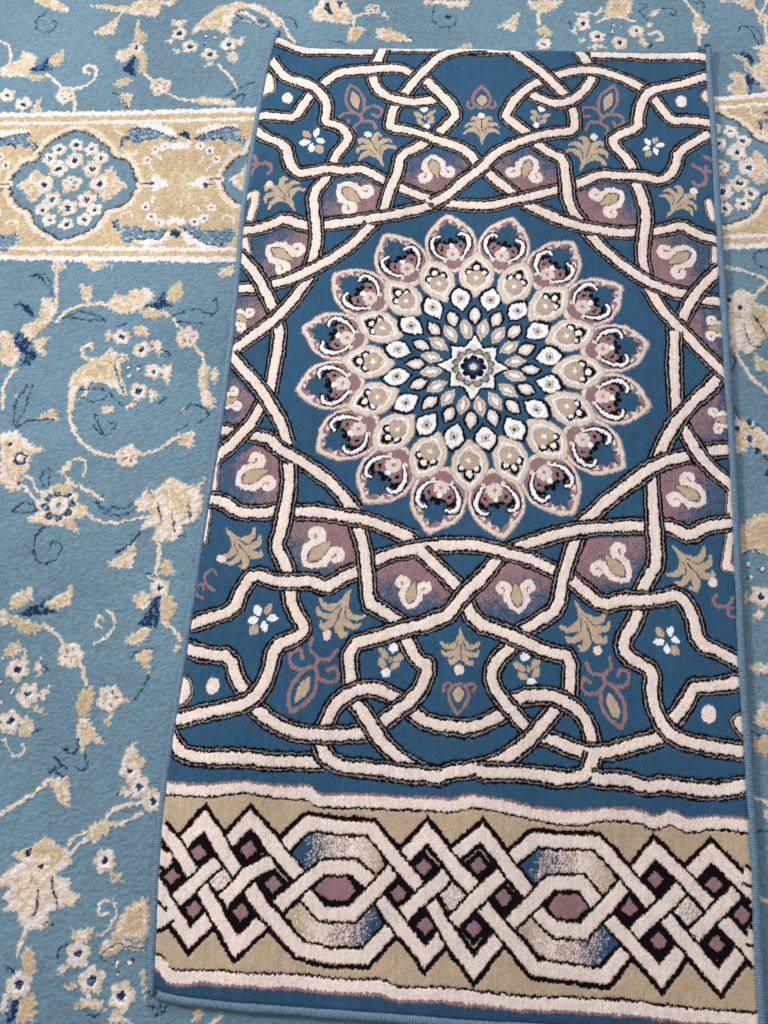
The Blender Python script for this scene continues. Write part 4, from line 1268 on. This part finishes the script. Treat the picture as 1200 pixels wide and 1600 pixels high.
def cord(name, P, rad, z0, outward, flat=.85, pitch=.0030):
    P = smooth_line(P, 8)
    d = np.r_[0, np.cumsum(np.hypot(*(P[1:]-P[:-1]).T))]
    n = int(d[-1]/.00052); t_ = np.linspace(0, d[-1], n)
    C = np.c_[np.interp(t_, d, P[:, 0]), np.interp(t_, d, P[:, 1])]
    T = np.gradient(C, axis=0); T /= np.hypot(T[:, 0], T[:, 1])[:, None]; Nn = np.c_[T[:, 1], -T[:, 0]]*outward
    m = 18; a = np.linspace(0, 2*PI, m, endpoint=False)
    wv = np.interp(t_, np.arange(0, d[-1]+.03, .02), np.random.default_rng(int(rad*1e6)+len(P)).normal(0, 1, len(np.arange(0, d[-1]+.03, .02))))
    ph = t_[:, None]/pitch*2*PI+wv[:, None]*1.5-a[None, :]*.35
    rr = rad*(1+.13*np.abs(np.sin(ph/2))+wv[:, None]*.03)
    X_ = C[:, :1]+Nn[:, :1]*(rr*np.cos(a)+.0006*wv[:, None]*.6); Y_ = C[:, 1:]+Nn[:, 1:]*(rr*np.cos(a)+.0006*wv[:, None]*.6)
    Z_ = z0+rr*np.sin(a)*flat+lift(C[:, 0], C[:, 1])[:, None]
    X_ = np.c_[X_, X_[:, :1]]; Y_ = np.c_[Y_, Y_[:, :1]]; Z_ = np.c_[Z_, Z_[:, :1]]
    shade = np.repeat((.66+.42*np.abs(np.sin(np.c_[ph, ph[:, :1]]/2)))[..., None], 3, -1)
    return child(new_mesh_grid(name, X_, Y_, Z_, shade, bind_mat))
cord('side_binding', Lp-(.0016, 0), .0043, -.0042, 1)
cord('side_binding', Rp+(.0016, 0), .0046, -.0036, 1)
cord('end_binding', Bp-(0, .0012), .0047, -.0044, 1)
cord('end_binding', Tp[2:]-(0, .004), .0040, -.0068, 1)
# knotted ends of the binding at three corners
def knot(c, ax, r_, name='binding_end'):
    t_ = np.linspace(0, 1, 60)
    P = np.c_[np.sin(t_*5.2)*r_*(.5+t_*.6), np.cos(t_*5.2)*r_*(.5+t_*.6)]
    m = 10; a = np.linspace(0, 2*PI, m+1)
    cx = c[0]+P[:, 0]*ax[0]; cy = c[1]+P[:, 1]*ax[1]; cz = c[2]+.003*np.sin(t_*5)
    T = np.gradient(np.c_[cx, cy], axis=0); T /= np.hypot(T[:, 0], T[:, 1])[:, None]; Nn = np.c_[T[:, 1], -T[:, 0]]
    rr = .0026*(1-.35*t_)[:, None]*(1+.12*np.sin(t_[:, None]*160))
    X_ = cx[:, None]+Nn[:, :1]*rr*np.cos(a); Y_ = cy[:, None]+Nn[:, 1:]*rr*np.cos(a); Z_ = cz[:, None]+rr*np.sin(a)
    return child(new_mesh_grid(name, X_, Y_, Z_, np.full(X_.shape+(3,), .30), bind_mat))
knot((Tp[0, 0]+.002, Tp[0, 1]+.004, .004), (1, 1.6), .005)
knot((Tp[-1, 0]-.003, Tp[-1, 1]+.003, .002), (1.3, 1), .006)
knot((Bp[0, 0]+.001, Bp[0, 1]-.001, -.003), (1, 1), .0045)

# ---- carpet
hc = 0.00108
xs = np.arange(X0+.01, X1-.01, hc); ys = np.arange(Y0+.01, Y1-.01, hc)
X, Y = np.meshgrid(xs, ys); sh = X.shape
jx = upnoise(sh, 2.2, 2.2, 61)*.0012+upnoise(sh, 4, 4, 62)*.0019
jy = upnoise(sh, 2, 2, 63)*.0015+upnoise(sh, 4, 4, 64)*.0022+(np.random.default_rng(16).random(sh)-.5)*.0012
idx = Q.lookup(X+jx, Y+jy); idx2 = Q.lookup(X+jx+.001, Y+jy-.0008)
pal = palette(CPAL)
col = pal[idx]*.75+pal[idx2]*.25
mixn = np.clip(.5+upnoise(sh, 9, 7, 71)*.9+upnoise(sh, 3, 3, 72)*.7, 0, 1)[..., None]
lm_ = blur(np.isin(idx, (cM, cW)).astype(float), 3)
inner = np.clip((lm_-.62)*3.2, 0, 1)[..., None]
mixn = np.clip(mixn*.80+inner*.55-.02, 0, 1)
mixed = np.array(lin(214, 202, 197))*mixn+np.array(lin(188, 165, 128))*(1-mixn)
isM = (idx == cM)[..., None]
col = np.where(isM, mixed, col)
sp_ = upnoise(sh, 2.2, 2.6, 75)[..., None]
col = np.where((idx == cN)[..., None] & (sp_ > .42), np.array(lin(78, 112, 140)), col)
col = np.where((idx == cD)[..., None] & (sp_ > .50), np.array(lin(170, 176, 184)), col)
col = np.where((idx == cD)[..., None] & (sp_ < -.62), np.array(lin(36, 62, 96)), col)
isG = (idx == cG)[..., None]; gn = np.clip(.5+upnoise(sh, 3, 3, 73)*.6, 0, 1)[..., None]
col = np.where(isG, col*(.90+.2*gn), col)
# pale rims where a light figure meets the ground
lightm = np.isin(idx, (cM, cG, cW, cC)).astype(float); lb = blur(lightm, 2)
rim = ((lb > .15) & (lb < .8) & (lightm > 0))[..., None]
col = np.where(rim, col*.72+np.array(lin(222, 206, 190))*.28, col)
g = 1+(np.random.default_rng(19).random(sh)-.5)*.34+upnoise(sh, 2.3, 4, 81)*.12+upnoise(sh, 7, 10, 84)*.04+upnoise(sh, 40, 70, 82)*.06+upnoise(sh, 230, 180, 83)*.12+upnoise(sh, 600, 500, 85)*.06
col = col*g[..., None]
dark = blur(np.isin(idx, (cN, cK)).astype(float), 1)
Z = -.0115+lb*.0010-dark*.0008
Z += upnoise(sh, 2, 3, 91)*.0003+upnoise(sh, 2.6, 4.5, 92)*.00055+upnoise(sh, 9, 15, 93)*.0003+upnoise(sh, 200, 300, 94)*.002
Z += (np.random.default_rng(22).random(sh)-.5)*.0003
# pressed down beneath the rug so the rug lies on it
inside = ((X > Lp[:, 0].max()-.0) & (X < Rp[:, 0].min()) & (Y > Bp[:, 1].max()) & (Y < Tp[:, 1].min())).astype(float)
Z -= blur(inside, 6)*.003
carpet = new_mesh_grid('floor_carpet', X, Y, Z, col, carpet_mat, skirt=-.020)
carpet['label'] = 'light blue floor carpet with cream vines and gold border band under the smaller rug'
carpet['category'] = 'carpet'

# ---- bare floor below the carpet
me = bpy.data.meshes.new('floor'); z = -.021
me.from_pydata([(-6, -6, z), (6, -6, z), (6, 6, z), (-6, 6, z)], [], [(0, 1, 2, 3)])
fl = bpy.data.objects.new('floor', me); COL.objects.link(fl); fl['kind'] = 'structure'
m = bpy.data.materials.new('floor_screed'); m.use_nodes = True; nt = m.node_tree
n1 = nt.nodes.new('ShaderNodeTexNoise'); n1.inputs['Scale'].default_value = 8
cr = nt.nodes.new('ShaderNodeValToRGB'); cr.color_ramp.elements[0].color = (.22, .2, .18, 1); cr.color_ramp.elements[1].color = (.34, .32, .3, 1)
nt.links.new(n1.outputs[0], cr.inputs[0]); nt.links.new(cr.outputs[0], nt.nodes['Principled BSDF'].inputs['Base Color'])
me.materials.append(m)
